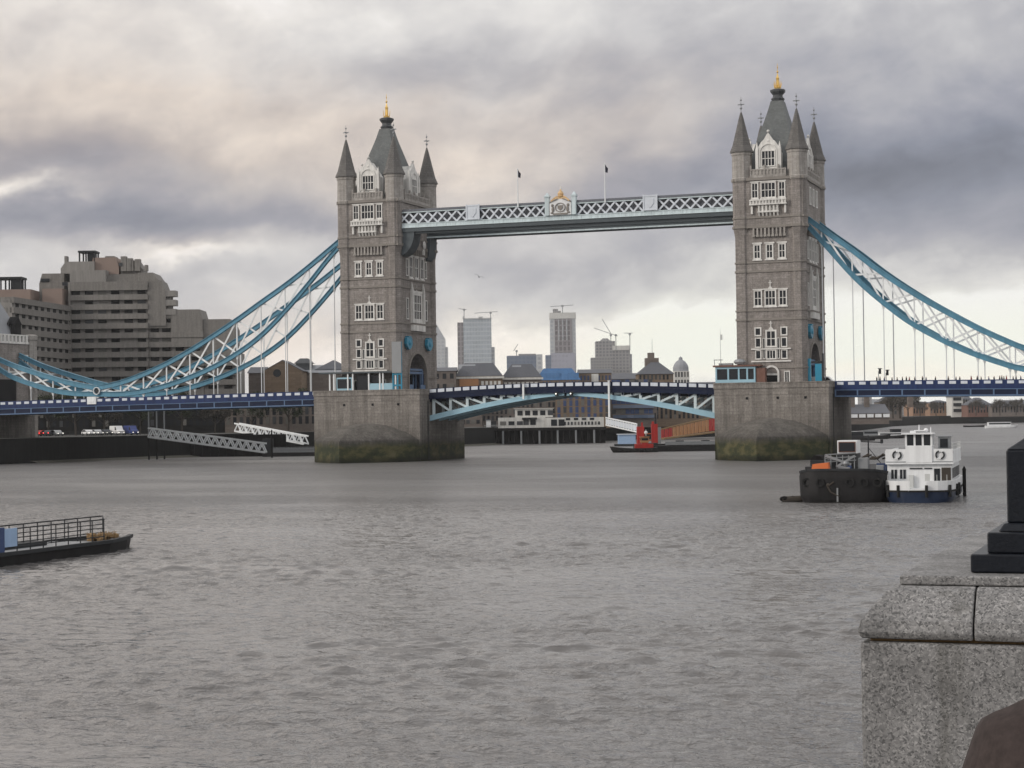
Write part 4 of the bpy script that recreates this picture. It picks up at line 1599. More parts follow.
for (a, b, y0, y1, yy) in ((75.5, 92, 248.5, 259, 6), (6, 27, 277, 289, -5)):
    m = MB()
    x0_, x1_, zt, zb = hx(a), hx(b), hz(y0), hz(y1)
    for x in (x0_, (x0_ * 1.5 + x1_) / 2.5, x1_ - .4):
        for yq in (yy, yy + 5):
            m.box(x, x + .4, yq, yq + .4, zb, zt)
    m.box(x0_ - .2, x1_ + .2, yy - .2, yy + 5.6, zt, zt + .5)
    m.box((x0_ * 1.5 + x1_) / 2.5 + .5, x1_ - .5, yy + .6, yy + 4.8, zb, zt - .1)
    if a == 6:
        m.box(hx(0), hx(28), -5.2, .5, hz(277.5), hz(276.5))
    m.build('roof_frame', 'dark_metal', hot)
for i, (x, y0) in enumerate(((61, 252), (118, 253), (128, 257), (132, 256), (142, 262), (124, 255))):
    MB().box(hx(x), hx(x) + .8 * (1 + i % 2), 6, 8, hz(268), hz(y0)).build('chimney', 'concrete_brut', hot)
m = MB()
for k in range(3):
    m.box(hx(167), hx(177), 0, 4, hz(294 + k * 9.2) - .5, hz(294 + k * 9.2) + 1.2)
m.box(hx(167), hx(172), 1, 4, hz(318), hz(292))
m.build('balcony', 'concrete_pale', hot)
# dark recess windows of the penthouse levels
wins(hot, [(hx(x), hz(y), w_, 1.0, yy) for x, y, w_, yy in ((43, 278.5, 2.6, 3.9), (66, 283, 2, 1.4), (118, 263, 1, 5.9))])

# brick houses between the hotel and the left tower
b, w1_, h1 = bld('brick_house', 'brown brick gabled house behind the left chains, left of the dark roof turret', 264, 302, 371, 560, 20, 'brick_brown', 'front', 'slate_far', 3.4, 'house', 'riverside houses behind the left span')
MB().tube((w1_ * .36, -.1, h1 - .6), (w1_ * .36, .1, h1 - .6), 1.2, 1.2, 12).build('round_window', 'glass_dark', b)
wins(b, [(w1_ * (.12 + .19 * i), 10 - 3.2 * j, 1.1, 1.6) for i in range(5) for j in range(3)])
b, w1_, h1 = bld('brick_house', 'narrow grey brick house right beside the hotel', 249, 264, 373, 566, 15, 'brick_grey', 'gable', 'slate_far', 2., 'house', 'riverside houses behind the left span')
wins(b, [(w1_ * (.2 + .3 * i), 9 - 3.2 * j, 1.0, 1.6) for i in range(3) for j in range(3)])
b, w1_, h1 = bld('brick_house', 'long grey roofed house with dark domed turret, directly left of the left tower', 300, 352, 372.5, 575, 18, 'brick_grey', 'gable', 'slate_pale', 2.6, 'house', 'riverside houses behind the left span')
wins(b, [(w1_ * (.07 + .115 * i), 9.5 - 3.2 * j, 1.2, 1.7) for i in range(9) for j in range(3)])
MB().box(-1.5, 3.2, 3, 9, h1, h1 + 3.0).frust((.9, 6), h1 + 3, h1 + 4.6, (2.9, 3.4), (1.2, 1.5)).build('roof_turret', 'lead', b)
MB().frust((w1_ * .62, 8), h1 + 1, h1 + 4.0, (5.5, 5.5), (.3, .3)).build('hipped_roof', 'slate_far', b)

# ---------------------------------------------------------------- far skyline, about four kilometres away
SKY_G = 'office towers on the far skyline'


def sky_tower(label, x0, x1, y, D, mt, dep=45, extra=None):
    a = site(x0, D)
    Wd = (x1 - x0) / FPX * D
    h = ztop_at((x0 + x1) / 2, y, D) - LAND
    t = empty('office_tower', a, label, 'skyscraper', SKY_G, rz=YAW, org=(0, 0, 0))
    MB().box(0, Wd, 0, dep, -2, h).build('wall', mt, t)
    if extra:
        extra(t, Wd, h, D)
    return t


def px_(n, D):
    return n / FPX * D


def pyr(t, W_, h, D):
    MB().frust((W_ / 2, 22), h, h + px_(20, D), (W_ / 2, 22), (.4, .4)).build('pyramid_roof', 'slate_pale', t)
    MB().box(W_ * .96, W_ + px_(2.5, D), 3, 40, -2, h - px_(8, D)).build('side_bay', 'facade_pale', t)


sky_tower('pale tower with pyramid top just right of the left bridge tower', 423, 446, 339, 4300, 'facade_pale', 50, pyr)


def jib_crane(label, x, y0, ytop, xa, ya, xb, yb, D, D2=None):
    """tower crane: mast foot at (x,y0), head at ytop, jib from (xa,ya) to (xb,yb)"""
    a = site(x, D)
    c_ = empty('tower_crane', (a.x, a.y, LAND), label, 'crane', 'tower cranes on the skyline', rz=YAW, org=(0, 0, 0))
    zf = ztop_at(x, y0, D) - LAND
    zt = ztop_at(x, ytop, D) - LAND
    k = D / FPX
    MB().bar((0, 0, zf), (0, 0, zt), .75 * k).build('mast', 'steel_grey', c_)
    q = [((xa - x) * k, 0, ztop_at(xa, ya, D) - LAND), ((xb - x) * k, 0, ztop_at(xb, yb, D) - LAND)]
    MB().bar(q[0], q[1], .55 * k).build('jib', 'steel_grey', c_)
    m_ = MB().box(-1.1 * k, 1.1 * k, -k, k, zt - 2.0 * k, zt - .2 * k)
    m_.build('cab', 'steel_grey', c_)
    return c_


def glasst(t, W_, h, D):
    MB().box(-px_(6, D), -.5, 4, 40, -2, h - px_(3, D)).build('side_bay', 'facade_dark', t)
    MB().box(W_ + .3, W_ + px_(3, D), 6, 40, -2, h - px_(28, D)).build('side_bay', 'facade_pale', t)
    MB().box(-1, W_ + 1, -1, 4, h, h + px_(1.2, D)).box(-1, 2, -1, 4, h, h + px_(3, D)).box(W_ * .55, W_ * .7, -1, 4, h, h + px_(2.5, D)).build('roof_edge', 'steel_pale', t)


sky_tower('pale green glass tower with two cranes on its roof, left of centre', 464.5, 492.5, 319, 3800, 'facade_glass', 45, glasst)
jib_crane('small crane on the left corner of the pale green glass tower', 465.5, 319, 308.5, 460, 308.5, 468, 309.5, 3790)
jib_crane('crane with long level jib on the right corner of the pale green glass tower', 492, 319, 311.5, 476, 313, 499, 311.5, 3790)


def blueb(t, W_, h, D):
    MB().box(W_ - px_(6, D), W_ + .5, -1, 46, -2, h + px_(1.0, D)).build('end_bay', 'facade_pale', t)
    MB().box(px_(12, D), W_ - px_(6.2, D), 3, 40, h, h + px_(1.8, D)).build('roof_plant', 'facade_grey', t)


sky_tower('low blue grey office block with pale right end', 507.5, 543, 355.5, 3300, 'facade_blue', 46, blueb)
jib_crane('small luffing crane above the low blue grey office block', 517.5, 356, 350, 514.5, 351, 519, 344, 3290)
sky_tower('narrow dark block squeezed left of the white capped tower', 546.5, 552, 355, 3500, 'facade_blue', 40)


def t3(t, W_, h, D):
    MB().box(-.8, W_ + .8, -1.5, 50, h, h + px_(6, D)).build('cap', 'render_white', t)
    MB().box(px_(4.5, D), W_ - px_(3.8, D), -1.2, .5, h - px_(34, D), h - px_(.5, D)).build('curtain_wall', 'facade_dark', t)
    m_ = MB()
    for i in range(3):
        m_.box(px_(8 + 4 * i, D), px_(9 + 4 * i, D), -2.2, -1.3, h - px_(22, D), h - px_(1, D))
    m_.build('mullion', 'facade_pale', t)
    MB().box(0, W_ - px_(1, D), -1.3, .4, -2, h - px_(34.3, D)).build('podium', 'facade_lilac', t)
    MB().box(px_(3, D), px_(8, D), 4, 20, h + px_(6, D), h + px_(10, D)).box(px_(5, D), px_(11, D), 5, 20, h + px_(6, D), h + px_(8, D)).build('roof_plant', 'facade_grey', t)


sky_tower('tall white capped tower with dark upper middle, centre of the skyline', 551.5, 577, 318.5, 3600, 'facade_pale', 50, t3)
jib_crane('crane with long level jib on top of the white capped tower', 564, 313, 304.8, 552, 306.5, 575, 304.8, 3590)
sky_tower('grey tower under construction, left of the pair right of centre', 597, 616, 341, 3000, 'facade_site', 40, lambda t, W_, h, D: (MB().frust((W_ * .5, 15), h, h + px_(3, D), (W_ * .3, 12), (W_ * .12, 8)).build('roof_plant', 'facade_grey', t)))
sky_tower('lower grey block in front of the pair of towers under construction', 592, 613, 357.5, 2950, 'facade_grey', 30)
sky_tower('grey tower under construction with pale top floor, right of the pair', 613.5, 631, 350, 3000, 'facade_site', 40, lambda t, W_, h, D: (MB().box(0, W_, -1, 40, h, h + px_(4.5, D)).build('top_floor', 'render_white', t), MB().box(W_ + .3, W_ + px_(2, D), 2, 40, -2, h - px_(4, D)).build('side_bay', 'facade_pale', t)))
jib_crane('luffing crane whose long jib points up to the left over the grey towers', 617, 350, 334, 619, 336, 595.5, 328, 2990)
jib_crane('luffing crane whose steep jib points up over the left grey tower', 612, 345, 334, 613, 335, 603.5, 319, 2985)
jib_crane('crane with short level jib at the right edge of the grey towers', 631, 350, 333, 625, 333, 634, 333, 2990)
sky_tower('faint far grey block seen under the right span behind the sheds', 862, 872, 396, 2500, 'facade_grey', 30)
sky_tower('faint far pale slab seen under the right span behind the sheds', 872, 883, 399, 2600, 'facade_pale', 30)

# ---------------------------------------------------------------- buildings on the left bank seen through the central span
WH = 'warehouses on the bank seen through the central span'
b, W_, h = bld('warehouse', 'dark brick warehouse seen right beside the left bridge tower', 434, 456, 371, 640, 20, 'brick_grey', 'gable', 'slate_far', 1.5, group=WH, wn=(3, 5, 1.6, 1.8))
b, W_, h = bld('warehouse', 'warehouse with trapezoid slate roof, pale roof lights and orange brick bay', 456, 503, 376, 650, 18, 'brick_brown', 'mansard', 'slate_far', 4.6, group=WH)
MB().box(-.6, W_ + .6, -.6, .6, h - .9, h - .2).build('cornice', 'render_white', b)
MB().box(px_(4, 650), px_(23, 650), -.5, .4, h - 5, h - 1).build('bay', 'rail_orange', b)
MB().prism([(.3, h + .3), (2.9, h + 4.0), (2.9, h + 4.2), (.3, h + .5)], 'x', px_(3, 650), px_(20, 650)).build('roof_light', 'slate_pale', b)
wins(b, [(px_(27 + 4.2 * i, 650), h - 3.6 - 3.4 * j, .9, 1.8, 0, 'render_white') for i in range(5) for j in range(2)] + [(px_(4 + 5 * i, 650), h - 9 - 3.4 * j, 1.2, 1.8) for i in range(9) for j in range(3)])
b, W_, h = bld('warehouse', 'warehouse with trapezoid slate roof and row of pale windows, second from the left tower', 503, 542, 377, 655, 18, 'brick_grey', 'mansard', 'slate_far', 4.6, group=WH)
MB().box(-.6, W_ + .6, -.6, .6, h - .9, h - .2).build('cornice', 'render_white', b)
MB().prism([(.3, h + .3), (2.9, h + 4.0), (2.9, h + 4.2), (.3, h + .5)], 'x', px_(10, 650), px_(19, 650)).build('roof_light', 'slate_pale', b)
wins(b, [(px_(3 + 4.4 * i, 650), h - 3.8, 1.0, 2.0, 0, 'render_white') for i in range(8)] + [(px_(4 + 4.4 * i, 650), h - 8 - 3.4 * j, 1.2, 1.8) for i in range(8) for j in range(3)])
b, W_, h = bld('warehouse', 'warehouse with bright blue stepped mansard roof under the skyline', 536, 581, 380, 690, 18, 'brick_brown', 'mansard', 'roof_blue', 4.4, group=WH, wn=(14, 5, 1.3, 1.7), wm='post_blue')
MB().prism([(0, h), (6, h), (5, h + 2.6), (1, h + 2.6)], 'x', 2, 9).prism([(0, h), (6, h), (5, h + 2.6), (1, h + 2.6)], 'x', 12, 16).build('dormer', 'roof_blue', b)
b, W_, h = bld('warehouse', 'low brown building with white gable panel below the grey towers', 580, 612, 373, 700, 16, 'brick_brown', 'gable', 'slate_far', 1.6, group=WH, wn=(9, 5, 1.3, 1.7), wm='post_blue')
MB().box(px_(12, 700), px_(19, 700), -.4, .2, h - 8, h - .3).build('panel', 'render_white', b)
b, W_, h = bld('warehouse', 'low dark roofed building left of the hipped brick block', 606, 645, 379, 720, 16, 'brick_grey', 'gable', 'slate_far', 2.4, group=WH, wn=(12, 5, 1.2, 1.6), wm='post_blue')
b, W_, h = bld('warehouse', 'brick block with dark hipped roof, square roof turret and small mast', 639, 674, 374, 700, 16, 'brick_brown', 'hip', 'slate_far', 5., group=WH, wn=(9, 6, 1.4, 1.8))
MB().box(W_ * .24, W_ * .62, 5, 11, h + 2.5, h + 6.2).box(W_ * .32, W_ * .5, 6, 10, h + 6.2, h + 8.2).build('roof_turret', 'brick_grey', b)
MB().tube((W_ * .45, 8, h + 8), (W_ * .45, 8, h + 13.5), .1, .05, 6).build('mast', 'steel_grey', b)
b, W_, h = bld('domed_building', 'pale domed building left of the right bridge tower', 675, 690, 371, 800, 12, 'render_white', None, group=None, wn=(5, 6, 1.0, 2.2))
MB().lathe([(3.4, h), (3.4, h + 1.6), (3.0, h + 2.8), (2.0, h + 4.2), (.9, h + 4.9), (.8, h + 5.8), (.1, h + 6.4)], (W_ * .5, 5), 12).build('dome', 'slate_pale', b)
b, W_, h = bld('warehouse', 'low dark range of roofs just left of the right bridge tower', 690, 745, 384, 760, 14, 'brick_grey', 'gable', 'slate_far', 1.0, group=WH, wn=(14, 5, 1.2, 1.6))

# row behind the wharf, under the span
b, W_, h = bld('warehouse', 'pale brick riverside block with square windows right of the left pier', 455, 482, 404, 615, 20, 'brick_grey', None, group=WH, base=1.0)
wins(b, [(px_(3 + 5 * i, 615), 2.2 + 3.3 * j, 1.1, 1.3) for i in range(5) for j in range(4)])
MB().box(-.2, W_ + .2, -.4, 0, -1, 3.2).build('foot_wall', 'mud', b)
b, W_, h = bld('warehouse', 'brown block behind the white pier pavilion, blue windows', 556, 610, 394, 625, 15, 'brick_brown', None, group=WH, wn=(9, 4, 1.7, 1.9), wm='post_blue')
b, W_, h = bld('warehouse', 'grey block behind the white pier pavilion, left of the brown one', 482, 556, 396, 628, 15, 'brick_grey', None, group=WH, wn=(17, 4, 1.1, 1.6))
b, W_, h = bld('warehouse', 'dark block with rows of blue glazed balconies behind the red tug', 610, 657, 394, 640, 15, 'brick_grey', None, group=WH)
for j in range(4):
    MB().box(px_(3, 640), W_ - 1, -1.0, -.2, 2.2 + j * 3.4, 3.3 + j * 3.4).build('balcony', 'facade_blue', b)
wins(b, [(px_(4 + 4.6 * i, 640), 3.7 + 3.4 * j, 1.4, 1.5, 0, 'post_blue') for i in range(9) for j in range(4)])
b, W_, h = bld('warehouse', 'brown brick block between the red tug and the right pier', 655, 722, 403, 660, 15, 'brick_brown', None, group=WH, wn=(15, 4, 1.0, 1.4))

# white pavilion on a piled wharf
wh = empty('piled_wharf', site(492, 585), 'dark timber wharf on piles carrying the white pavilion', 'wharf', rz=YAW, org=(0, 0, 0))
k = 585 / FPX
q = 612.
L = (606 - 484) * k
dz = ztop_at(550, 427.5, 585) - LAND
MB().box(-8 * k, L - 8 * k, 0, 14, dz - .9, dz).build('platform', 'dark_wood', wh)
for i in range(20):
    MB().tube((-7.5 * k + i * (L - 2) / 19, .4, -6.5), (-7.5 * k + i * (L - 2) / 19, .4, dz - .9), .32, .32, 6).build('pile', 'steel_grey' if i % 3 == 0 else 'dark_wood', wh)
MB().box(-7 * k, L - 8.5 * k, 2.6, 3.0, -6.5, dz - .95).build('back_boards', 'dark_wood', wh)
MB().box(-8 * k, 6 * k, 0, .1, dz + .9, dz + 1.0).box(-8 * k, 6 * k, 0, .1, dz + .4, dz + .48).build('railing', 'steel_pale', wh)
o = empty('white_pavilion', site(498, 585), 'long white two storey pavilion standing on the dark piled wharf', 'pavilion', rz=YAW, org=(0, 0, 0))
L2 = (606 - 498) * k
hh = ztop_at(550, 417, 585) - LAND - dz
m = MB().box(0, L2 * .44, 1, 12, dz + .004, dz + hh).box(L2 * .44 + .02, L2 * .98, .6, 12, dz + .004, dz + hh * .93)
m.box(17 * k, 55 * k, 2.5, 11, dz + hh + .004, dz + hh + 8.4 * k).box(16 * k, 56 * k, 2, 11.5, dz + hh + 8.4 * k, dz + hh + 9 * k)
m.build('wall', 'render_white', o)
lst = [((2 + 8.4 * i + 3) * k, dz + .9, 6 * k, 1.2, 1) for i in range(3)] + [((19.5 + 7.6 * i + 2.6) * k, dz + hh + .6, 5.2 * k, 1.5, 2.5) for i in range(5)] + \
      [((28 + 7 * i) * k, dz + .9, 5.5 * k, 1.9, 1) for i in range(2)] + [((56 + 7.5 * i) * k, dz + .5, 6 * k, 2.0, .6) for i in range(2)] + \
      [((67 + 3.4 * i) * k, dz + .7, 1.8 * k, 1.0, .6) for i in range(11)] + [((70 + 8 * i) * k, dz + 2.2, 4.4 * k, .7, .6) for i in range(4)]
wins(o, lst)
MB().box(24 * k, 39 * k, .2, .9, dz + 2.55, dz + 3.2).build('fascia_board', 'dark_metal', o)
o = empty('kiosk', site(486, 584), 'small white kiosk on the left end of the piled wharf', 'kiosk', rz=YAW, org=(0, 0, 0))
MB().box(0, 4.6 * k, 1.5, 4, dz + .004, dz + 2.6).build('wall', 'boat_white', o)
MB().box(-.3, 4.6 * k + .3, 1.2, 4.3, dz + 2.6, dz + 2.8).build('roof', 'slate_far', o)
MB().box(5 * k, 10 * k, 1.5, 4, dz + .004, dz + 2.2).build('shutter', 'dark_metal', o)

# white gangway from the wharf to the floating pontoon
g0, g1 = pt(606, 425, 560), pt(637, 432, 520)
o = empty('gangway', g0, 'white covered gangway sloping down to the red cabins', 'gangway', org=g0)
sd_ = (g1 - g0).cross(Vector((0, 0, 1))).normalized()
m = MB()
m.bar(g0, g1, .3, .35).bar(g0 + Vector((0, 0, 2.2)), g1 + Vector((0, 0, 2.2)), .3, .35)
for i in range(13):
    a = g0.lerp(g1, i / 12)
    m.bar(a, a + Vector((0, 0, 2.2)), .15)
m.build('truss', 'white_paint', o)
m = MB()
for i in range(12):
    a, b = g0.lerp(g1, i / 12), g0.lerp(g1, (i + 1) / 12)
    m.bar(a.lerp(b, .12) + Vector((0, 0, 1.1)), a.lerp(b, .88) + Vector((0, 0, 1.1)), .1, 1.5)
m.build('side_panel', 'panel_white', o)
a = site(618, 520)
o = empty('floating_shed', (a.x, a.y, .6), 'pale blue white shed at water level under the white gangway', 'shed', rz=YAW, org=(0, 0, 0))
MB().box(0, 4.8, 0, 3, 0, 2.6).build('wall', 'canvas_blue', o)
MB().box(-.3, 5.1, -.3, 3.3, 2.6, 2.8).build('roof', 'panel_white', o)
MB().box(-1, 7, -.6, 4, -.6, 0).build('float', 'dark_metal', o)

# ---------------------------------------------------------------- red tug, barge, red cabins, orange gangway
TD = 432.
kt = TD / FPX


def loft(m, secs, mt=0):
    """secs: list of rings (same length) -> closed skin"""
    n = len(secs[0])
    vs = [p for s_ in secs for p in s_]
    fs = []
    for j in range(len(secs) - 1):
        for i in range(n):
            k_ = (i + 1) % n
            fs.append((j * n + i, j * n + k_, (j + 1) * n + k_, (j + 1) * n + i))
    fs += [tuple(range(n))[::-1], tuple(range((len(secs) - 1) * n, len(secs) * n))]
    return m.add(vs, fs, mt)


def hull(m, L, B, H, sheer=.6, bow=.35, flare=.25, stern=.8, z0=-.5, mt=0):
    """ship hull along +x (bow), keel at z0"""
    secs = []
    n = 14
    for i in range(n + 1):
        t = i / n
        x = L * t
        if t > 1 - bow:
            q_ = (t - (1 - bow)) / bow
            wd = max(.03, math.sqrt(max(0, 1 - q_ ** 2.2)))
        elif t < .12:
            wd = stern + (1 - stern) * t / .12
        else:
            wd = 1
        zt = H + sheer * (abs(t - .4) / .6) ** 2
        hb, hw_ = B / 2 * wd * (1 - flare * (.4 + .6 * t)), B / 2 * wd
        ov = (t ** 6) * .05 * L
        secs.append([(x - ov, -hb, z0), (x + ov * .2, -hw_, z0 + (zt - z0) * .55), (x + ov, -hw_, zt), (x + ov, hw_, zt), (x + ov * .2, hw_, z0 + (zt - z0) * .55), (x - ov, hb, z0)])
    return loft(m, secs, mt)


a = pt(612, 453, TD)
tg = empty('tugboat', (a.x, a.y, 0), 'small red tug with black hull, bow left, working beside the barge', 'tugboat', rz=YAW + PI, org=(10.5, 0, 0))
m = MB()
hull(m, 10.5, 3.6, .9, .5)
m.build('hull', 'hull_black', tg)
MB().box(1.0, 5.2, -1.3, 1.3, .95, 1.9).box(2.2, 3.6, -.9, .9, 1.9, 2.2).build('deck_house', 'boat_red', tg)
MB().box(2.0, 3.9, -1.0, 1.0, 2.2, 3.4).box(1.8, 4.1, -1.2, 1.2, 3.4, 3.55).build('wheelhouse', 'rail_orange', tg)
MB().box(1.95, 3.95, -.8, .8, 2.7, 3.2).box(2.2, 3.7, -1.04, 1.04, 2.7, 3.2).build('window', 'glass_dark', tg)
MB().tube((2.6, 0, 3.8), (2.6, 0, 5.2), .09, .05, 6).ball((2.6, 0, 4.5), .42).build('mast', 'boat_white', tg)
m = MB()
for i in range(7):
    m.ball((1.5 + i * 1.25, 1.8, .45), .34, sc=(1, .6, 1)).ball((1.5 + i * 1.25, -1.8, .45), .34, sc=(1, .6, 1))
m.ball((10.3, 0, .9), .5)
m.build('fender', 'rubber', tg)
a = pt(638, 451, TD + 6)
br = empty('barge', (a.x, a.y, 0), 'long low dark barge lying between the red tug and the right pier', 'barge', rz=YAW, org=(0, 0, 0))
m = MB()
secs = []
for x, wd, z0, zt in ((0, 2.2, .6, 1.5), (1.6, 2.7, -.3, 1.4), (10, 2.8, -.4, 1.3), (19, 2.8, -.4, 1.5)):
    secs.append([(x, -wd, z0), (x, -wd, zt), (x, wd, zt), (x, wd, z0)])
loft(m, secs)
m.build('hull', 'hull_black', br)
m = MB()
for i in range(6):
    x = 7 + i * 2
    m.box(x, x + 1.6, -2, 2, 1.4, 2.2 + .35 * math.sin(i * 2.1))
m.box(.8, 4.5, -2, 2, 1.4, 2.0)
m.build('cargo_cover', 'dark_metal', br)
MB().box(6.2, 19, -2.75, -2.6, 1.5, 2.3).build('rail', 'steel_grey', br)
rd = empty('red_mooring_cabin', site(637, 446) - Vector((0, 0, LAND)), 'tall bright red cabin with grey end, right of the pair on the floating pontoon', 'cabin', 'red cabins on the floating pontoon', rz=YAW, org=(0, 0, 0))
kk = 446 / FPX
MB().box(14.5 * kk, 20.5 * kk, 0, 2.6, 1.6, 6.4).box(15 * kk, 17 * kk, .5, 1.5, 6.4, 7.0).build('wall', 'boat_red', rd)
MB().box(20.6 * kk, 23.8 * kk, 0, 2.2, 1.6, 5.6).build('end_wall', 'steel_grey', rd)
MB().box(18 * kk, 19.5 * kk, 1, 2, 6.4, 9.0).build('funnel', 'dark_metal', rd)
rd2 = empty('red_mooring_cabin', site(637, 446) - Vector((0, 0, LAND)), 'lower bright red cabin, left of the pair on the floating pontoon', 'cabin', 'red cabins on the floating pontoon', rz=YAW, org=(0, 0, 0))
MB().box(0, 7 * kk, 0, 2.6, 1.6, 5.8).box(1, 1.4, .5, 1, 5.8, 6.8).build('wall', 'boat_red', rd2)
MB().box(7 * kk, 14 * kk, .5, .7, 2.4, 2.6).box(7 * kk, 14 * kk, .5, .7, 4.0, 4.2).build('railing', 'boat_orange', rd2)
pn = empty('floating_pontoon', site(634, 446) - Vector((0, 0, LAND)), 'dark floating pontoon under the red cabins', 'pontoon', rz=YAW, org=(0, 0, 0))
MB().box(0, 80 * kk, -.5, 5, -.5, 1.2).build('float', 'hull_black', pn)
MB().box(0, 80 * kk, -.6, 5.1, 1.2, 1.6).build('deck', 'dark_wood', pn)
g0, g1 = pt(661, 434, 470), pt(716, 424, 500)
o = empty('orange_gangway', g0, 'orange and red gangway with slatted sides rising towards the right pier', 'gangway', org=g0)
m = MB().bar(g0 + Vector((0, 0, -1.2)), g1 + Vector((0, 0, -2.1)), 1.6, .35).bar(g0 + Vector((0, 0, 1.2)), g1 + Vector((0, 0, 2.0)), .3, .3)
m.build('frame', 'straw', o)
m = MB()
for i in range(15):
    t0, t1 = (i + .1) / 15, (i + .85) / 15
    a, b = g0.lerp(g1, t0), g0.lerp(g1, t1)
    hgt = 2.0 + 1.3 * t0
    m.bar(a, b, .15, hgt, m=1 if (i < 3 or i > 12) else 0)
m.build('side_panel', ['rail_orange', 'boat_red'], o)

# ---------------------------------------------------------------- left bank quay: gangways, posts, vehicles, trees
def truss_bridge(label, p0, p1, h0, n, matn='white_paint', wdt=1.8):
    o = empty('gangway', p0, label, 'gangway', 'white truss gangways at the left quay', org=p0)
    d = (p1 - p0)
    sd = d.cross(Vector((0, 0, 1))).normalized() * wdt / 2
    for s in (-1, 1):
        m = MB()
        a0, a1 = p0 + sd * s, p1 + sd * s
        upv = Vector((0, 0, h0))
        m.bar(a0, a1, .25, .36).bar(a0 + upv, a1 + upv, .25, .36)
        for i in range(n):
            a, b = a0.lerp(a1, i / n), a0.lerp(a1, (i + 1) / n)
            c_ = a0.lerp(a1, (i + .5) / n)
            m.bar(a, c_ + upv, .24).bar(c_ + upv, b, .24)
        m.build('truss', matn, o)
    MB().bar(p0 - Vector((0, 0, .05)), p1 - Vector((0, 0, .05)), wdt - .3, .12).build('walkway', 'steel_grey', o)
    return o


truss_bridge('long white truss gangway sloping down from the left quay to the pontoon', pt(149, 437, 421), pt(266, 452.5, 419), 2.0, 15)
truss_bridge('shorter white truss gangway further back, right end near the left pier', pt(237, 431, 468), pt(306, 444, 455), 1.9, 10)
g = empty('landing_pontoon', site(262, 440) - Vector((0, 0, LAND)), 'low grey pontoon with white rail at the foot of the gangways', 'pontoon', rz=YAW, org=(0, 0, 0))
MB().box(0, 16, 0, 5, -.5, .9).build('float', 'hull_black', g)
m = MB()
for z in (1.6, 2.1):
    m.box(2.5, 15.8, 0, .08, z, z + .08)
for i in range(16):
    m.box(2.5 + i * .88, 2.56 + i * .88, 0, .08, .9, 2.1)
m.box(2.5, 15.8, .1, .16, .95, 2.0)
m.build('railing', 'steel_grey', g)
MB().box(0, 2.3, 0, 2.5, .9, 4.2).build('shelter', 'dark_metal', g)
for i, (x, y0, y1, lab) in enumerate(((149, 410, 458, 'leftmost of the three tall grey mooring posts at the left gangway'), (157, 408, 458, 'middle one of the three tall grey mooring posts at the left gangway'), (164.5, 408, 440, 'rightmost of the three tall grey mooring posts at the left gangway'), (272, 431, 458, 'dark mooring post at the foot of the gangways'))):
    a = pt(x, 457, 424 + i)
    zt = ztop_at(x, y0, 424 + i)
    o = MB().tube((0, 0, -.8), (0, 0, 5.2), .2, .2, 8).tube((0, 0, 5.2), (0, 0, zt), .17, .15, 8, m=1).lathe([(.2, zt), (.15, zt + .15), (.02, zt + .35)], (0, 0), 8, m=1).build('mooring_post', ['dark_wood', 'steel_grey' if i < 3 else 'dark_wood'])
    o.location = (a.x, a.y, 0)
    tag(o, lab, 'post', 'mooring posts at the left quay')


def make_car(body, L=4.4, H=1.45, van=False):
    c_ = empty('parked_van' if van else 'parked_car', (0, 0, 0), org=(0, 0, 0))
    m = MB()
    if van:
        poly = [(-L / 2, .35), (L / 2, .35), (L / 2, 1.1), (L / 2 - .9, 1.3), (L / 2 - 1.6, H), (-L / 2, H)]
    else:
        poly = [(-L / 2, .35), (L / 2, .35), (L / 2, .8), (L / 2 - 1.1, .95), (L / 2 - 1.9, H), (-L / 2 + 1.2, H), (-L / 2 + .2, .98), (-L / 2, .9)]
    m.prism(poly, 'y', -.88, .88)
    m.build('body', body, c_, bevel=.06)
    m = MB()
    if van:
        m.prism([(L / 2 - 2.0, 1.25), (L / 2 - 1.0, 1.25), (L / 2 - 1.62, H - .2), (L / 2 - 2.0, H - .2)], 'y', -.9, .9)
    else:
        m.prism([(-L / 2 + .5, .98), (L / 2 - 1.3, .98), (L / 2 - 1.95, H - .08), (-L / 2 + 1.25, H - .08)], 'y', -.9, .9)
    m.build('window', 'glass_dark', c_)
    for x in (-L * .3, L * .3):
        for y in (-.86, .86):
            w_ = MB().tube((x, y - .1, .33), (x, y + .1, .33), .33, .33, 12).build('wheel', 'rubber', c_)
            MB().tube((x, y - .115, .33), (x, y + .115, .33), .18, .18, 10).build('rim', 'steel_grey', w_)
    for y in (-.65, .65):
        MB().box(-L / 2 - .03, -L / 2 + .05, y - .14, y + .14, .7, .88).build('tail_light', 'tail_lamp', c_)
        MB().box(L / 2 - .05, L / 2 + .03, y - .14, y + .14, .6, .76).build('headlight', 'head_lamp', c_)
    return c_


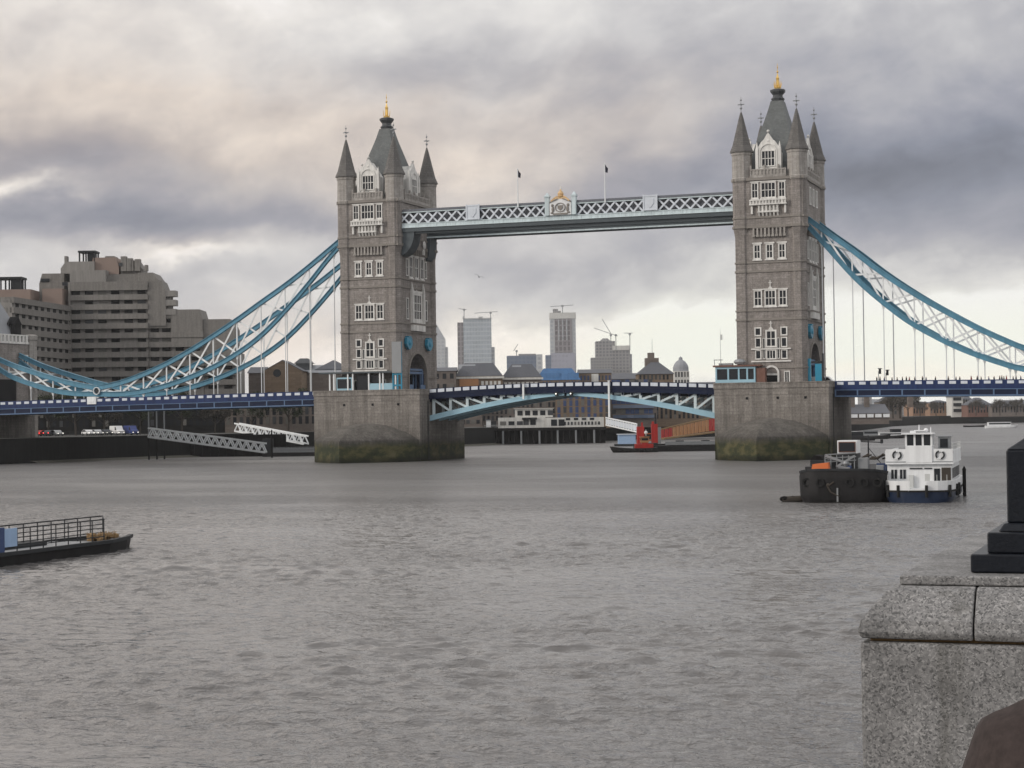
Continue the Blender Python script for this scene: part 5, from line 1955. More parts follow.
protos = {}
cars = [(32, 'car_dark', 0, 'dark car at far left end of the row on the left quay', 1), (41, 'car_red', 0, 'red car with glowing tail lights on the left quay', 1), (50, 'car_dark', 0, 'dark car right of the red car on the left quay', 1), (57, 'car_silver', 0, 'silver car in the left half of the row on the left quay', 0),
        (88, 'car_white', 0, 'white car in the gap under the trees on the left quay', 0), (97, 'car_silver', 0, 'silver car next to the white one on the left quay', 0), (106, 'car_dark', 0, 'dark car left of the white van on the left quay', 0),
        (117, 'car_white', 1, 'white van on the left quay', 0), (131, 'car_blue', 1, 'blue van parked right of the white van on the left quay', 0)]
for x, mt, van, lab, tail in cars:
    if (mt, van) not in protos:
        o = protos[(mt, van)] = make_car(mt, 5.2 if van else 4.3, 2.3 if van else 1.45, bool(van))
    else:
        o = copy_tree(protos[(mt, van)])
    p = site(x, 462)
    o.location = (p.x, p.y, LAND)
    o.rotation_euler = (0, 0, YAW + (PI * .42 if tail else -PI * .3))
    tag(o, lab, 'van' if van else 'car', 'vehicles parked along the left quay')
qw = empty('quay_fence', site(28, 449), 'dark timber faced quay edge with low rail below the left span', 'quay edge', rz=YAW, org=(0, 0, 0))
m = MB()
for i in range(30):
    m.box(i * 1.0, i * 1.0 + .06, 0, .06, 0, 1.0)
m.box(0, 29.5, 0, .06, 1.0, 1.08).box(0, 29.5, 0, .06, .5, .56)
m.build('railing', 'dark_metal', qw)
m = MB()
for i in range(36):
    m.box(i * 1.9 - 6, i * 1.9 - 5.5, -1.2, -.8, -6.2, -.3)
m.box(-6, 62, -.79, -.6, -6.2, -.2)
m.build('fender_boards', 'dark_wood', qw)


def make_tree(H=11., Rr=4.2, leafm='leaf', n=2600, seed=1):
    rnd = random.Random(seed)
    t = empty('tree', (0, 0, 0), org=(0, 0, 0))
    m = MB()
    m.tube((0, 0, 0), (.15, .1, H * .34), .30, .22, 8)
    tips = []
    for i in range(9):
        a = i * 2.4 + rnd.random()
        z0 = H * (.28 + .05 * i)
        L = Rr * rnd.uniform(.55, .95)
        q = (L * math.cos(a) * .9, L * math.sin(a) * .9, z0 + L * rnd.uniform(.5, 1.0))
        m.tube((.12, .1, z0), q, .11, .04, 5)
        tips.append(q)
        for k_ in range(3):
            b_ = a + rnd.uniform(-.9, .9)
            q2 = (q[0] + 1.3 * math.cos(b_), q[1] + 1.3 * math.sin(b_), q[2] + rnd.uniform(.2, 1.4))
            m.tube(q, q2, .04, .015, 4)
            tips.append(q2)
    m.tube((.15, .1, H * .34), (0, 0, H * .9), .22, .04, 6)
    m.build('trunk', 'bark', t)
    tips += [(rnd.uniform(-1, 1), rnd.uniform(-1, 1), H * rnd.uniform(.75, .98)) for _ in range(6)]
    m = MB()
    for i in range(n):
        c_ = Vector(rnd.choice(tips)) + Vector((rnd.gauss(0, .62), rnd.gauss(0, .62), rnd.gauss(0, .5)))
        u_ = Vector((rnd.gauss(0, 1), rnd.gauss(0, 1), rnd.gauss(0, 1))).normalized()
        w_ = u_.cross(Vector((rnd.gauss(0, 1), rnd.gauss(0, 1), rnd.gauss(0, 1)))).normalized()
        s_ = rnd.uniform(.13, .3)
        m.add([c_ - u_ * s_, c_ + w_ * s_ * .6, c_ + u_ * s_, c_ - w_ * s_ * .6], [(0, 1, 2, 3)])
    m.build('crown', leafm, t)
    return t


tree_a = make_tree(9.5, 4.2, 'leaf', 3400, 3)
tree_b = make_tree(8.5, 3.8, 'leaf_grey', 3000, 8)
used = set()


def put_tree(src, x, D, sc, label, group):
    o = src if src.name not in used else copy_tree(src)
    used.add(src.name)
    used.add(o.name)
    p = site(x, D)
    o.location = (p.x, p.y, LAND)
    o.scale = (sc, sc, sc)
    o.rotation_euler = (0, 0, x * 1.7)
    tag(o, label, 'tree', group)
    return o


for i, (x, D, sc, lab) in enumerate(((18, 475, 1.0, 'dark tree at far left end of the quay under the left span'), (48, 480, 1.05, 'dark tree behind the red car on the left quay'), (76, 470, 1.1, 'large dark tree in the middle of the left quay, beside the white car'), (104, 478, .95, 'dark tree behind the white van on the left quay'), (140, 480, .9, 'dark tree left of the three tall mooring posts'), (182, 485, .95, 'dark tree behind the left end of the long gangway'), (215, 488, .9, 'dark tree behind the middle of the long gangway'), (252, 490, .9, 'dark tree above the shorter gangway'), (288, 490, .95, 'dark tree right beside the left pier'))):
    put_tree(tree_a if i % 3 else tree_b, x, D, sc, lab, 'trees along the left quay')
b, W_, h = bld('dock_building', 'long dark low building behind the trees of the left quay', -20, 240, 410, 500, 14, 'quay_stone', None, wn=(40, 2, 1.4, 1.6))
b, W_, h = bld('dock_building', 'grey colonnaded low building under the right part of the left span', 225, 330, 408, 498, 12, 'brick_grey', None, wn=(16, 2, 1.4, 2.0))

# ---------------------------------------------------------------- far shore right of the right tower
RG = 'buildings along the far right shore'
p0 = site(846, 850)
b, W_, h = bld('boat_shed', 'long dark roofed boat shed with five white gable panels under the right span', 842, 889, 413.5, 640, 18, 'brick_grey', 'gable', 'slate_far', 3.2, group=RG)
for i in range(6):
    kx = 640 / FPX
    x0_ = (8 + 8.0 * i - 7) * kx
    MB().box(x0_, x0_ + 6.3 * kx, -.5, -.1, 1.3, h - .2).build('gable_panel', 'boat_white', b)
m = MB()
for x in (4, 9, 24):
    MB().box(x, x + 1.6, 6, 8, h + 2, h + 6.5).build('chimney', 'brick_grey', b)
b, W_, h = bld('apartment_block', 'brown building with sloping roof behind the boat sheds', 880, 902, 402, 900, 14, 'brick_grey', 'hip', 'slate_far', 3, group=RG, wn=(5, 4, 1.6, 1.8))
b, W_, h = bld('apartment_block', 'orange brick apartment block on the far right shore', 913, 930, 403.5, 1300, 16, 'brick_orange', 'flat', 'slate_far', 1.0, group=RG, wn=(6, 5, 1.5, 2.0), rot=.2)
b, W_, h = bld('apartment_block', 'brown brick apartment block with pale window frames, left of the white balconied one', 930, 951, 403, 1280, 16, 'brick_orange', 'hip', 'slate_far', 2, group=RG, wn=(7, 5, 1.6, 1.9))
b, W_, h = bld('apartment_block', 'white apartment block with dark banded balconies on the far right shore', 952, 963, 397.5, 1260, 16, 'render_white', 'flat', 'slate_pale', .8, group=RG)
for j in range(5):
    MB().box(1, W_ * .85, -.5, .2, 2.5 + j * 3.9, 4.6 + j * 3.9).build('balcony', 'glass_dark', b)
b, W_, h = bld('apartment_block', 'pale sloping roofed block right of the white balconied one', 963, 973, 400, 1270, 16, 'concrete_pale', 'hip', 'slate_far', 3, group=RG, wn=(4, 5, 1.8, 2.0))
b, W_, h = bld('apartment_block', 'dark red brick warehouse flats right of the white block', 968, 992, 405, 1240, 18, 'brick_red', 'hip', 'slate_far', 5, group=RG, wn=(8, 4, 1.6, 2.0))
b, W_, h = bld('apartment_block', 'long dark brown block at the right edge of the photo under the span', 992, 1040, 406, 1230, 18, 'brick_grey', 'hip', 'slate_far', 4, group=RG, wn=(16, 4, 1.6, 2.0))
b, W_, h = bld('apartment_block', 'low grey rooftops far behind the right shore', 895, 925, 405, 1700, 18, 'facade_grey', 'gable', 'slate_far', 3, group=RG)
for i, (x, D, sc, lab) in enumerate(((893, 880, 1.25, 'bare grey tree right of the boat sheds'), (900, 900, 1.5, 'tall bare grey tree between the boat sheds and the orange flats'), (908, 1000, 1.5, 'bare grey tree left of the orange flats'), (920, 1180, 1.0, 'small tree in front of the orange flats'), (936, 1190, 1.0, 'small tree in front of the brown flats'), (976, 1190, 1.1, 'small tree in front of the red brick flats'), (1000, 1180, 1.1, 'small tree near the white river boat on the far shore'), (1016, 1180, 1.1, 'small tree at the right edge of the far shore'))):
    put_tree(tree_b, x, D, sc, lab, 'trees along the far right shore')


def small_boat(name, label, x, y, D, L, ang, hm, cabin, group=None, B=3.0, H=1.1, cab=None):
    a = pt(x, y, D)
    b = empty(name, (a.x, a.y, 0), label, 'boat', group, rz=YAW + ang, org=(L / 2, 0, 0))
    m = MB()
    hull(m, L, B, H, .3)
    m.build('hull', hm, b)
    if cabin:
        l0, l1, hh_ = cab or (.2, .65, 1.6)
        MB().box(L * l0, L * l1, -B * .36, B * .36, H, H + hh_).build('cabin', cabin, b)
        MB().box(L * l0 + .2, L * l1 - .2, -B * .36 - .04, B * .36 + .04, H + hh_ * .4, H + hh_ * .8).build('window', 'glass_dark', b)
        MB().box(L * l0 - .2, L * l1 + .2, -B * .4, B * .4, H + hh_, H + hh_ + .12).build('roof', cabin, b)
    return b


MG = 'small boats moored below the boat sheds'
small_boat('moored_boat', 'dark barge moored nearest the right pier below the boat sheds', 857, 433, 560, 11, .05, 'hull_black', 'dark_metal', MG, 3.4, 1.0)
small_boat('moored_boat', 'white cabin boat beside the right pier, leftmost below the boat sheds', 853, 431, 590, 6, .2, 'boat_white', 'boat_white', MG, 2.4, .8)
small_boat('moored_boat', 'dark hulled boat in the middle of the moored row below the boat sheds', 873, 432, 590, 10, -.1, 'hull_black', 'steel_grey', MG)
small_boat('moored_boat', 'boat with white canopy, second from the right below the boat sheds', 890, 431, 600, 9, .0, 'hull_black', 'boat_white', MG, 2.8, .9, (.1, .9, .9))
small_boat('moored_boat', 'dark boat at right end of the moored row below the boat sheds', 897, 431, 610, 7, .1, 'hull_black', 'dark_metal', MG, 2.8, 1.2)
small_boat('river_boat', 'long white passenger boat on the far right water', 1001, 426, 900, 15, .0, 'boat_white', 'boat_white', None, 3.6, 1.2, (.08, .8, 1.6))
small_boat('moored_boat', 'low dark boat left of the far white passenger boat', 975, 425, 980, 12, .0, 'hull_black', None, None, 3, .8)

# ---------------------------------------------------------------- black barge tug and white passenger boat, right foreground
a = pt(841.5, 504.5, 176)
bb = empty('black_barge', (a.x, a.y, 0), 'broad black work barge with orange tarp and rails, moored left of the white boat', 'barge', rz=R(2), org=(0, 0, 0))
m = MB()
secs = []
for y, hw_, z0, zt, rk in ((-.55, 2.2, .5, 3.0, 0), (-.3, 3.2, .1, 2.95, 0), (.1, 3.75, -.3, 2.85, 0), (1.0, 4.1, -.4, 2.75, 0), (3.2, 4.2, -.5, 2.6, 0), (8, 4.25, -.5, 2.4, 0), (16, 4.25, -.5, 2.4, 0), (20, 3.6, -.4, 2.7, 0), (22.5, 2.0, .2, 3.0, 0)):
    secs.append([(-hw_ * .86, y, z0), (-hw_ * .98, y, z0 + .9), (-hw_, y, zt - .3), (-hw_ * .98, y, zt), (hw_ * .98, y, zt), (hw_, y, zt - .3), (hw_ * .98, y, z0 + .9), (hw_ * .86, y, z0)])
loft(m, secs)
m.build('hull', 'hull_black', bb, smooth=2)
m = MB()
for i in range(len(secs) - 1):
    for s_ in (0, 1):
        idx = 3 if s_ == 0 else 4
        pA, pB = Vector(secs[i][idx]), Vector(secs[i + 1][idx])
        m.bar(pA + Vector((0, 0, .1)), pB + Vector((0, 0, .1)), .16, .22)
m.bar(Vector(secs[0][3]) + Vector((0, 0, .1)), Vector(secs[0][4]) + Vector((0, 0, .1)), .16, .22)
m.build('gunwale', 'dark_metal', bb)
MB().box(-3.4, -2.8, .3, .6, 2.75, 3.05).box(1.9, 2.9, .0, .4, 2.85, 3.1).build('fairlead', 'steel_grey', bb)
m = MB().tube((-1.2, -.55, 1.55), (-.6, -.6, 1.95), .09, .09, 6).tube((-1.2, -.55, 1.55), (-.9, -.6, 1.0), .09, .09, 6).tube((-.9, -.6, 1.0), (-.1, -.62, .6), .07, .07, 6).ball((-1.15, -.55, 1.65), .2, sc=(1, .5, 1))
m.build('anchor', 'bark', bb)
MB().box(-.35, -.2, -.66, -.55, .1, 1.4).build('draught_mark', 'steel_grey', bb)
MB().box(-3.4, -.9, 3.4, 9, 2.4, 3.9).build('deck_house', 'dark_metal', bb)
MB().prism([(-2.9, 2.9), (-1.2, 2.9), (-1.3, 3.75), (-2.75, 3.6)], 'y', .5, 1.6).build('tarpaulin', 'boat_orange', bb)
m = MB()
for z in (3.9, 4.25, 4.6):
    m.bar((-1.9, 2.8, z - .15), (1.0, 3.4, z), .08, .1)
for i in range(6):
    x = -1.9 + i * .56
    m.bar((x, 2.8, 3.0), (x, 2.9, 4.4), .07)
m.bar((-1.8, 2.7, 4.35), (.6, 2.7, 3.5), .12, .22).bar((-.8, 2.6, 3.3), (.9, 2.6, 4.3), .1, .2).bar((-.6, 2.5, 3.3), (.5, 2.5, 3.1), .4, .3)
m.ball((.1, 2.6, 3.6), .28)
m.build('railing', 'steel_grey', bb)
m = MB().box(-1.15, .75, 6, 8.6, 4.5, 5.75)
cb = m.build('wheelhouse', 'boat_white', bb)
MB().box(-1.02, .62, 5.9, 6.0, 4.62, 5.62).build('window', 'brick_red', cb)
MB().box(-.94, .54, 5.86, 5.92, 4.7, 5.54).build('pane', 'glass_dark', cb)
MB().box(-1.15, .75, 6.1, 8.6, 2.4, 4.49).build('cabin_base', 'dark_metal', bb)
MB().box(1.2, 2.1, 3.2, 4.6, 2.6, 4.1).build('locker', 'steel_grey', bb)
MB().box(2.6, 3.9, 6.0, 7.2, 2.4, 3.5).build('crate_cover', 'post_blue', bb)
m = MB().tube((1.6, 8, 2.4), (1.6, 8, 6.2), .1, .06, 6).bar((.9, 8, 5.6), (2.9, 8, 5.5), .08, .1).tube((2.9, 8, 5.4), (2.9, 8, 5.8), .14, .14, 6)
m.bar((1.6, 8, 5), (3.4, 6, 3.0), .05)
m.build('mast', 'dark_metal', bb)
m = MB()
for i in range(9):
    m.tube((1.2 + .25 * i, 5.2 + .1 * i, 4.0 + .15 * math.sin(i * 2)), (1.9 + .25 * i, 6 - .2 * i, 4.2 + .25 * math.cos(i)), .09, .09, 5)
m.build('rope_coil', 'bark', bb)
rn = random.Random(12)
for i in range(9):
    x, y = rn.uniform(-3.3, 3.4), rn.uniform(1.9, 3.2)
    sx, sz = rn.uniform(.2, .55), rn.uniform(.25, .9)
    MB().box(x - sx, x + sx, y, y + sx * 1.4, 2.6, 2.75 + sz).build('deck_gear', rn.choice(['dark_metal', 'steel_grey', 'hull_black', 'bark', 'post_blue']), bb, bevel=.05)
MB().prism([(-3.5, 2.5), (-2.2, 2.5), (-2.2, 3.9), (-2.5, 4.3), (-3.1, 4.4), (-3.5, 4.0)], 'y', 4, 7).build('hood', 'dark_wood', bb, bevel=.08)
for x in (-3.2, -1.9, .9, 2.2, 3.4):
    m = MB()
    for i in range(10):
        p_, q_ = 2 * PI * i / 10, 2 * PI * (i + 1) / 10
        yy = -.62 if abs(x) < 2.3 else -.25
        m.bar((x + .36 * math.cos(p_), yy, 1.9 + .36 * math.sin(p_)), (x + .36 * math.cos(q_), yy, 1.9 + .36 * math.sin(q_)), .16, .2, (0, 1, 0))
    m.build('tyre_fender', 'rubber', bb)
for i in range(3):
    MB().tube((4.45, 3 + i * 3, 1.4), (4.45, 3 + i * 3, 2.4), .32, .32, 8).build('fender', 'rubber', bb)
a = pt(795, 501, 178.5)
o = empty('floating_fender', (a.x, a.y, .1), 'brown log fender floating at the left corner of the black barge', 'fender', rz=.2, org=(0, 0, 0))
MB().tube((-1.2, 0, .1), (1.6, .2, .25), .33, .28, 9).build('log', 'bark', o)
MB().ball((-1.0, 0, .2), .36, sc=(1.3, 1, .8)).ball((-.2, .1, .3), .24, sc=(1.5, 1, .8)).build('weed', 'dark_wood', o)

a = pt(918.5, 505, 174)
wb = empty('passenger_boat', (a.x, a.y, 0), 'white double deck passenger boat with navy hull moored right of the black barge', 'boat', rz=R(3.5), org=(0, 0, 0))
wb.scale = (.90, .82, .86)
m, m2 = MB(), MB()
secs, sec2 = [], []
for y, hw_ in ((-.9, .9), (-.6, 2.0), (0, 2.9), (1.0, 3.35), (3, 3.6), (10, 3.65), (18, 3.6), (21, 3.2)):
    secs.append([(-hw_ * .8, y, -.5), (-hw_, y, .5), (-hw_, y, 1.25), (hw_, y, 1.25), (hw_, y, .5), (hw_ * .8, y, -.5)])
    sec2.append([(-hw_, y, 1.25), (-hw_ - .05, y, 2.35), (-hw_ + .1, y, 2.36), (-hw_ + .12, y, 1.5), (hw_ - .12, y, 1.5), (hw_ - .1, y, 2.36), (hw_ + .05, y, 2.35), (hw_, y, 1.25)])
loft(m, secs)
loft(m2, sec2)
m.build('hull', 'hull_navy', wb, smooth=2)
m2.build('bulwark', 'boat_white', wb)
m = MB()
for sg in (secs,):
    for i in range(len(sg) - 1):
        for k_, sx in ((2, -1), (3, 1)):
            m.bar(Vector(sg[i][k_]) + Vector((sx * .06, -.05, .0)), Vector(sg[i + 1][k_]) + Vector((sx * .06, 0, .0)), .14, .18)
    m.bar(Vector(sg[0][2]), Vector(sg[0][3]), .2, .18)
m.build('rubbing_strake', 'rubber', wb)
m = MB()
for x, y in ((-3.1, .2), (3.2, .4), (3.75, 4), (3.75, 8), (-2.0, -.5), (.9, -.95)):
    MB().tube((x, y - .15, .6), (x, y - .15, 1.9), .16, .16, 7).build('fender', 'rubber', wb)
# main deck house
MB().box(-3.3, 3.3, 2.4, 18.5, 1.5, 4.1).build('deck_house', 'boat_white', wb)
for x, wd in ((-2.6, .6), (-1.7, .6)):
    w_ = MB().box(x - wd / 2, x + wd / 2, 2.33, 2.45, 2.5, 3.5).build('window', 'glass_dark', wb)
    MB().box(x - .03, x + .03, 2.3, 2.34, 2.5, 3.5).build('frame', 'boat_white', w_)
for x0_, x1_ in ((-1.0, .3), (.5, 1.3)):
    MB().box(x0_, x1_, 2.28, 2.45, 3.55, 3.68).build('nameplate', 'dark_metal', wb)
MB().box(1.5, 2.1, 2.33, 2.45, 1.9, 3.6).build('window', 'glass_dark', wb)
MB().box(2.25, 3.2, 2.3, 2.45, 1.7, 3.7).build('door', 'bark', wb)
for i in range(7):
    MB().box(3.26, 3.36, 3.4 + i * 2.1, 4.9 + i * 2.1, 2.5, 3.6).build('window', 'glass_dark', wb)
MB().box(-3.45, 3.5, 1.9, 19, 4.1, 4.28).build('upper_deck', 'boat_white', wb)
m = MB().box(-3.4, 3.45, 2.0, 2.12, 4.28, 5.75).box(3.35, 3.47, 2.12, 19, 4.28, 5.6).box(-3.46, -3.34, 2.12, 19, 4.28, 5.6)
m.build('upper_bulwark', 'boat_white', wb)
MB().box(-.75, .0, 1.94, 2.0, 4.28, 4.6).box(-3.4, 3.45, 1.93, 2.0, 4.28, 4.4).build('trim_line', 'steel_grey', wb)
for x in (-2.25, 2.15):
    m = MB()
    for i in range(14):
        p_, q_ = 2 * PI * i / 14, 2 * PI * (i + 1) / 14
        m.bar((x + .42 * math.cos(p_), 1.93, 5.1 + .42 * math.sin(p_)), (x + .42 * math.cos(q_), 1.93, 5.1 + .42 * math.sin(q_)), .16, .17, (0, 1, 0), m=1 if i % 7 in (2, 3) else 0)
    m.build('lifebuoy', ['dark_metal', 'boat_white'], wb)
# wheelhouse
MB().box(-1.35, 1.35, 1.85, 4.6, 4.28, 6.1).build('wheelhouse', 'boat_white', wb)
m = MB()
for x in (-1.3, -.42, .42, 1.3):
    m.box(x - .1, x + .1, 1.95, 2.1, 6.1, 7.35)
for y in (3.2, 4.5):
    for x in (-1.3, 1.3):
        m.box(x - .1, x + .1, y, y + .12, 6.1, 7.35)
m.box(-1.4, 1.4, 1.93, 4.62, 6.09, 6.13)
m.build('window_frame', 'boat_white', wb)
MB().box(-1.28, 1.28, 2.03, 4.5, 6.1, 7.34).build('window', 'glass_dark', wb)
MB().box(-1.75, 1.55, 1.5, 4.9, 7.35, 7.5).build('wheelhouse_roof', 'boat_white', wb)
m = MB().box(-.5, .6, 2.6, 3.2, 7.7, 7.8).tube((0, 3, 7.5), (0, 3, 8.4), .08, .05, 6).tube((1.2, 3, 7.5), (1.2, 3, 8.1), .05, .05, 6).ball((.7, 3, 7.8), .24)
m.box(-.9, -.3, 2.2, 2.6, 7.5, 7.75)
m.build('mast', 'boat_white', wb)
MB().box(1.7, 2.9, 7, 10, 4.3, 7.0).box(1.5, 3.1, 6.8, 10.2, 7.0, 7.1).build('deck_shelter', 'steel_grey', wb)
MB().box(1.9, 2.7, 6.93, 7.0, 5.8, 6.8).build('window', 'glass_dark', wb)
m = MB()
for z in (6.0, 6.35):
    m.bar((3.42, 2.1, z), (3.42, 19, z - .1), .05)
for i in range(9):
    m.bar((3.42, 2.1 + i * 2.1, 5.6), (3.42, 2.1 + i * 2.1, 6.35), .05)
m.build('railing', 'steel_pale', wb)
m = MB()
for i in range(7):
    m.bar((-3.1 + i * 1.0, -.1 + .35 * abs(i - 3) / 3, 2.36), (-3.1 + i * 1.0, -.1 + .35 * abs(i - 3) / 3, 3.0), .05)
m.box(-1.1, -.6, 1.9, 2.3, 1.5, 2.9).box(.7, 1.2, -.2, .1, 2.3, 3.1)
m.build('bow_fittings', 'steel_pale', wb)
o = MB().tube((0, 0, 0), (0, 0, 3.2), .18, .18, 8).lathe([(.24, 3.2), (.02, 3.6)], (0, 0), 8).build('mooring_pile', 'dark_wood')
a = pt(964.5, 490, 186)
o.location = (a.x, a.y, -.6)
tag(o, 'short dark mooring pile at the right side of the white passenger boat', 'post')

# ---------------------------------------------------------------- railed pontoon, left foreground
pf = empty('railed_pontoon', (46, -255, 0), 'low dark pontoon with tall open railings and blue panel at the left edge', 'pontoon', org=(46, -255, 0))
m = MB()
secs = []
for y, x0_, x1_, zt in ((-285, 43.2, 47.6, .62), (-248.0, 43.4, 47.6, .62), (-245.0, 44.0, 47.0, .66), (-243.4, 45.2, 46.3, .7)):
    secs.append([(x0_ + .2, y, -.4), (x0_, y, zt), (x1_, y, zt), (x1_ - .2, y, -.4)])
loft(m, secs)
m.build('float', 'hull_black', pf)
m = MB()
for i in range(3):
    A_, B_ = secs[i], secs[i + 1]
    for k_ in (1, 2):
        m.bar(Vector(A_[k_]) + Vector((0, 0, .1)), Vector(B_[k_]) + Vector((0, 0, .1)), .3, .22)
m.build('coaming', 'dark_metal', pf)
MB().box(43.6, 47.4, -284, -248.4, .63, .72).build('deck', 'steel_grey', pf)
for nm_x, ya, yb in ((47.2, -284, -248.2), (44.6, -284, -244.2)):
    m = MB()
    for z in (1.05, 2.15, 1.6):
        m.bar((nm_x, ya, z), (nm_x, yb, z), .05, .06 if z != 2.15 else .08)
    n = 26
    for i in range(n + 1):
        y = ya + (yb - ya) * i / n
        m.bar((nm_x, y, .6), (nm_x, y, 2.15), .055)
    m.build('railing', 'dark_metal', pf)
m = MB()
for z in (1.05, 2.15):
    m.bar((44.6, -244.25, z), (47.2, -248.15, z), .06)
m.build('railing', 'dark_metal', pf)
MB().box(47.25, 47.33, -259.4, -258.0, 1.1, 2.2).build('panel', 'canvas_blue', pf)
MB().box(47.15, 47.45, -259.95, -259.45, .6, 2.3).build('post', 'post_blue', pf)
m = MB().box(45.6, 47.0, -266, -260.5, .73, 1.1).box(44.5, 45.4, -265, -252, .73, 1.0)
m.build('bench', 'dark_metal', pf)
o = empty('straw_heap', (46, -246.6, .7), 'heap of yellow brown rope and straw on the tip of the railed pontoon', 'heap', org=(0, 0, 0))
m = MB()
o.scale = (.75, .75, .7)
rnd = random.Random(4)
for i in range(34):
    q_ = Vector((rnd.uniform(-.9, .9), rnd.uniform(-1.0, 1.2), rnd.uniform(.0, .45)))
    m.ball(q_, rnd.uniform(.22, .42), n=7, sc=(1, 1, .7))
m.build('rope_pile', 'straw', o)
m = MB()
for i in range(60):
    q_ = Vector((rnd.uniform(-1, 1), rnd.uniform(-1.1, 1.3), rnd.uniform(.2, .7)))
    d_ = Vector((rnd.gauss(0, 1), rnd.gauss(0, 1), rnd.gauss(0, .5))).normalized() * .3
    m.bar(q_ - d_, q_ + d_, .04)
m.build('straw', 'straw', o)

# ---------------------------------------------------------------- people on the right span
def person_mesh(name, mats):
    """one continuous walking figure, 1.72 m, facing +x: skin-modified skeleton"""
    me = bpy.data.meshes.new(name)
    J = {'pel': (0, 0, .95, .15), 'che': (0, 0, 1.28, .16), 'nek': (0, 0, 1.48, .07), 'hd': (.02, 0, 1.6, .105), 'top': (.01, 0, 1.69, .08),
         'sl': (0, .19, 1.4, .07), 'el': (-.06, .25, 1.12, .05), 'wl': (.08, .25, .9, .035), 'sr': (0, -.19, 1.4, .07), 'er': (.02, -.25, 1.12, .05), 'wr': (.14, -.22, .95, .035),
         'hl': (0, .1, .88, .11), 'kl': (.12, .1, .5, .075), 'al': (.12, .1, .08, .05), 'tl': (.26, .1, .04, .04), 'hr': (0, -.1, .88, .11), 'kr': (-.02, -.1, .5, .075), 'ar': (-.2, -.1, .1, .05), 'tr': (-.07, -.1, .04, .04)}
    E_ = [('pel', 'che'), ('che', 'nek'), ('nek', 'hd'), ('hd', 'top'), ('che', 'sl'), ('sl', 'el'), ('el', 'wl'), ('che', 'sr'), ('sr', 'er'), ('er', 'wr'), ('pel', 'hl'), ('hl', 'kl'), ('kl', 'al'), ('al', 'tl'), ('pel', 'hr'), ('hr', 'kr'), ('kr', 'ar'), ('ar', 'tr')]
    ks = list(J)
    me.from_pydata([J[k_][:3] for k_ in ks], [(ks.index(a), ks.index(b)) for a, b in E_], [])
    o = bpy.data.objects.new(name, me)
    C.objects.link(o)
    md = o.modifiers.new('skin', 'SKIN')
    sv = me.skin_vertices[0].data
    for i, k_ in enumerate(ks):
        sv[i].radius = (J[k_][3],) * 2
        sv[i].use_root = k_ == 'pel'
    s2 = o.modifiers.new('sub', 'SUBSURF')
    s2.levels = s2.render_levels = 1
    dg = bpy.context.evaluated_depsgraph_get()
    m2_ = bpy.data.meshes.new_from_object(o.evaluated_get(dg))
    bpy.data.objects.remove(o)
    m2_.materials.clear()
    for k_ in mats:
        m2_.materials.append(MT[k_])
    for p_ in m2_.polygons:
        z = p_.center.z
        r_ = math.hypot(p_.center.x, p_.center.y)
        p_.material_index = 2 if (z > 1.5 or (z < .96 and abs(p_.center.y) > .19 and z > .8)) else (0 if z > .86 else 1)
        if z > 1.64 or (z > 1.55 and p_.center.x < -.03):
            p_.material_index = 3
        p_.use_smooth = True
    return m2_


pms = [person_mesh('person', [a, b, 'skin', 'hair']) for a, b in (('cloth_dark', 'cloth_dark'), ('cloth_blue', 'cloth_dark'), ('coat_brown', 'cloth_blue'), ('cloth_red', 'cloth_dark'))]
ppx = [877, 880, 884, 892, 897, 902, 906, 909, 915, 922, 926, 935, 948, 956, 959.5, 971, 977, 981, 988.5, 994, 999.5, 1001.8, 1004, 1006.5, 1013, 1016, 1021]
cols = ['dark clothes', 'blue top', 'brown coat', 'red top']
for i, x in enumerate(ppx):
    # where the sight line of that column crosses the footway, 7 m in front of the bridge axis
    r_ = Fv + Rv * ((x - 512) / FPX) - Uv * ((380 - 384) / FPX)
    t_ = (-7.0 - CAM[1]) / r_.y
    X = CAM[0] + r_.x * t_
    k_ = (0, 0, 1, 0, 2, 0, 0, 3)[i % 8]
    o = bpy.data.objects.new('person', pms[k_])
    C.objects.link(o)
    zt = 14.35 - .95 * (max(0, X - 52) / 82) ** 1.15
    sc = .94 + .1 * random.random()
    o.location = (X, -7.0 + random.uniform(-.4, .8), zt - 1.35 + .35)
    o.scale = (sc, sc, sc)
    o.rotation_euler = (0, 0, random.choice((0, PI)) + random.uniform(-.3, .3))
    tag(o, 'pedestrian in %s behind the right span parapet' % cols[k_], 'person', 'pedestrians on the right span')


def street_lamp(label, x, ytop, Y):
    r_ = Fv + Rv * ((x - 512) / FPX) - Uv * ((ytop - 384) / FPX)
    t_ = (Y - CAM[1]) / r_.y
    P_ = Vector(CAM) + r_ * t_
    o = empty('traffic_signal', (P_.x, Y, 13), label, 'traffic signal', 'traffic signals on the right span', org=(0, 0, 13))
    MB().tube((0, 0, 12.4), (0, 0, P_.z - .5), .07, .07, 6).build('pole', 'steel_grey', o)
    m = MB().box(.05, .45, -.2, .2, P_.z - 1.0, P_.z).box(-.1, .6, -.25, .3, P_.z - .08, P_.z + .05)
    m.build('signal_head', 'dark_metal', o)
    return o


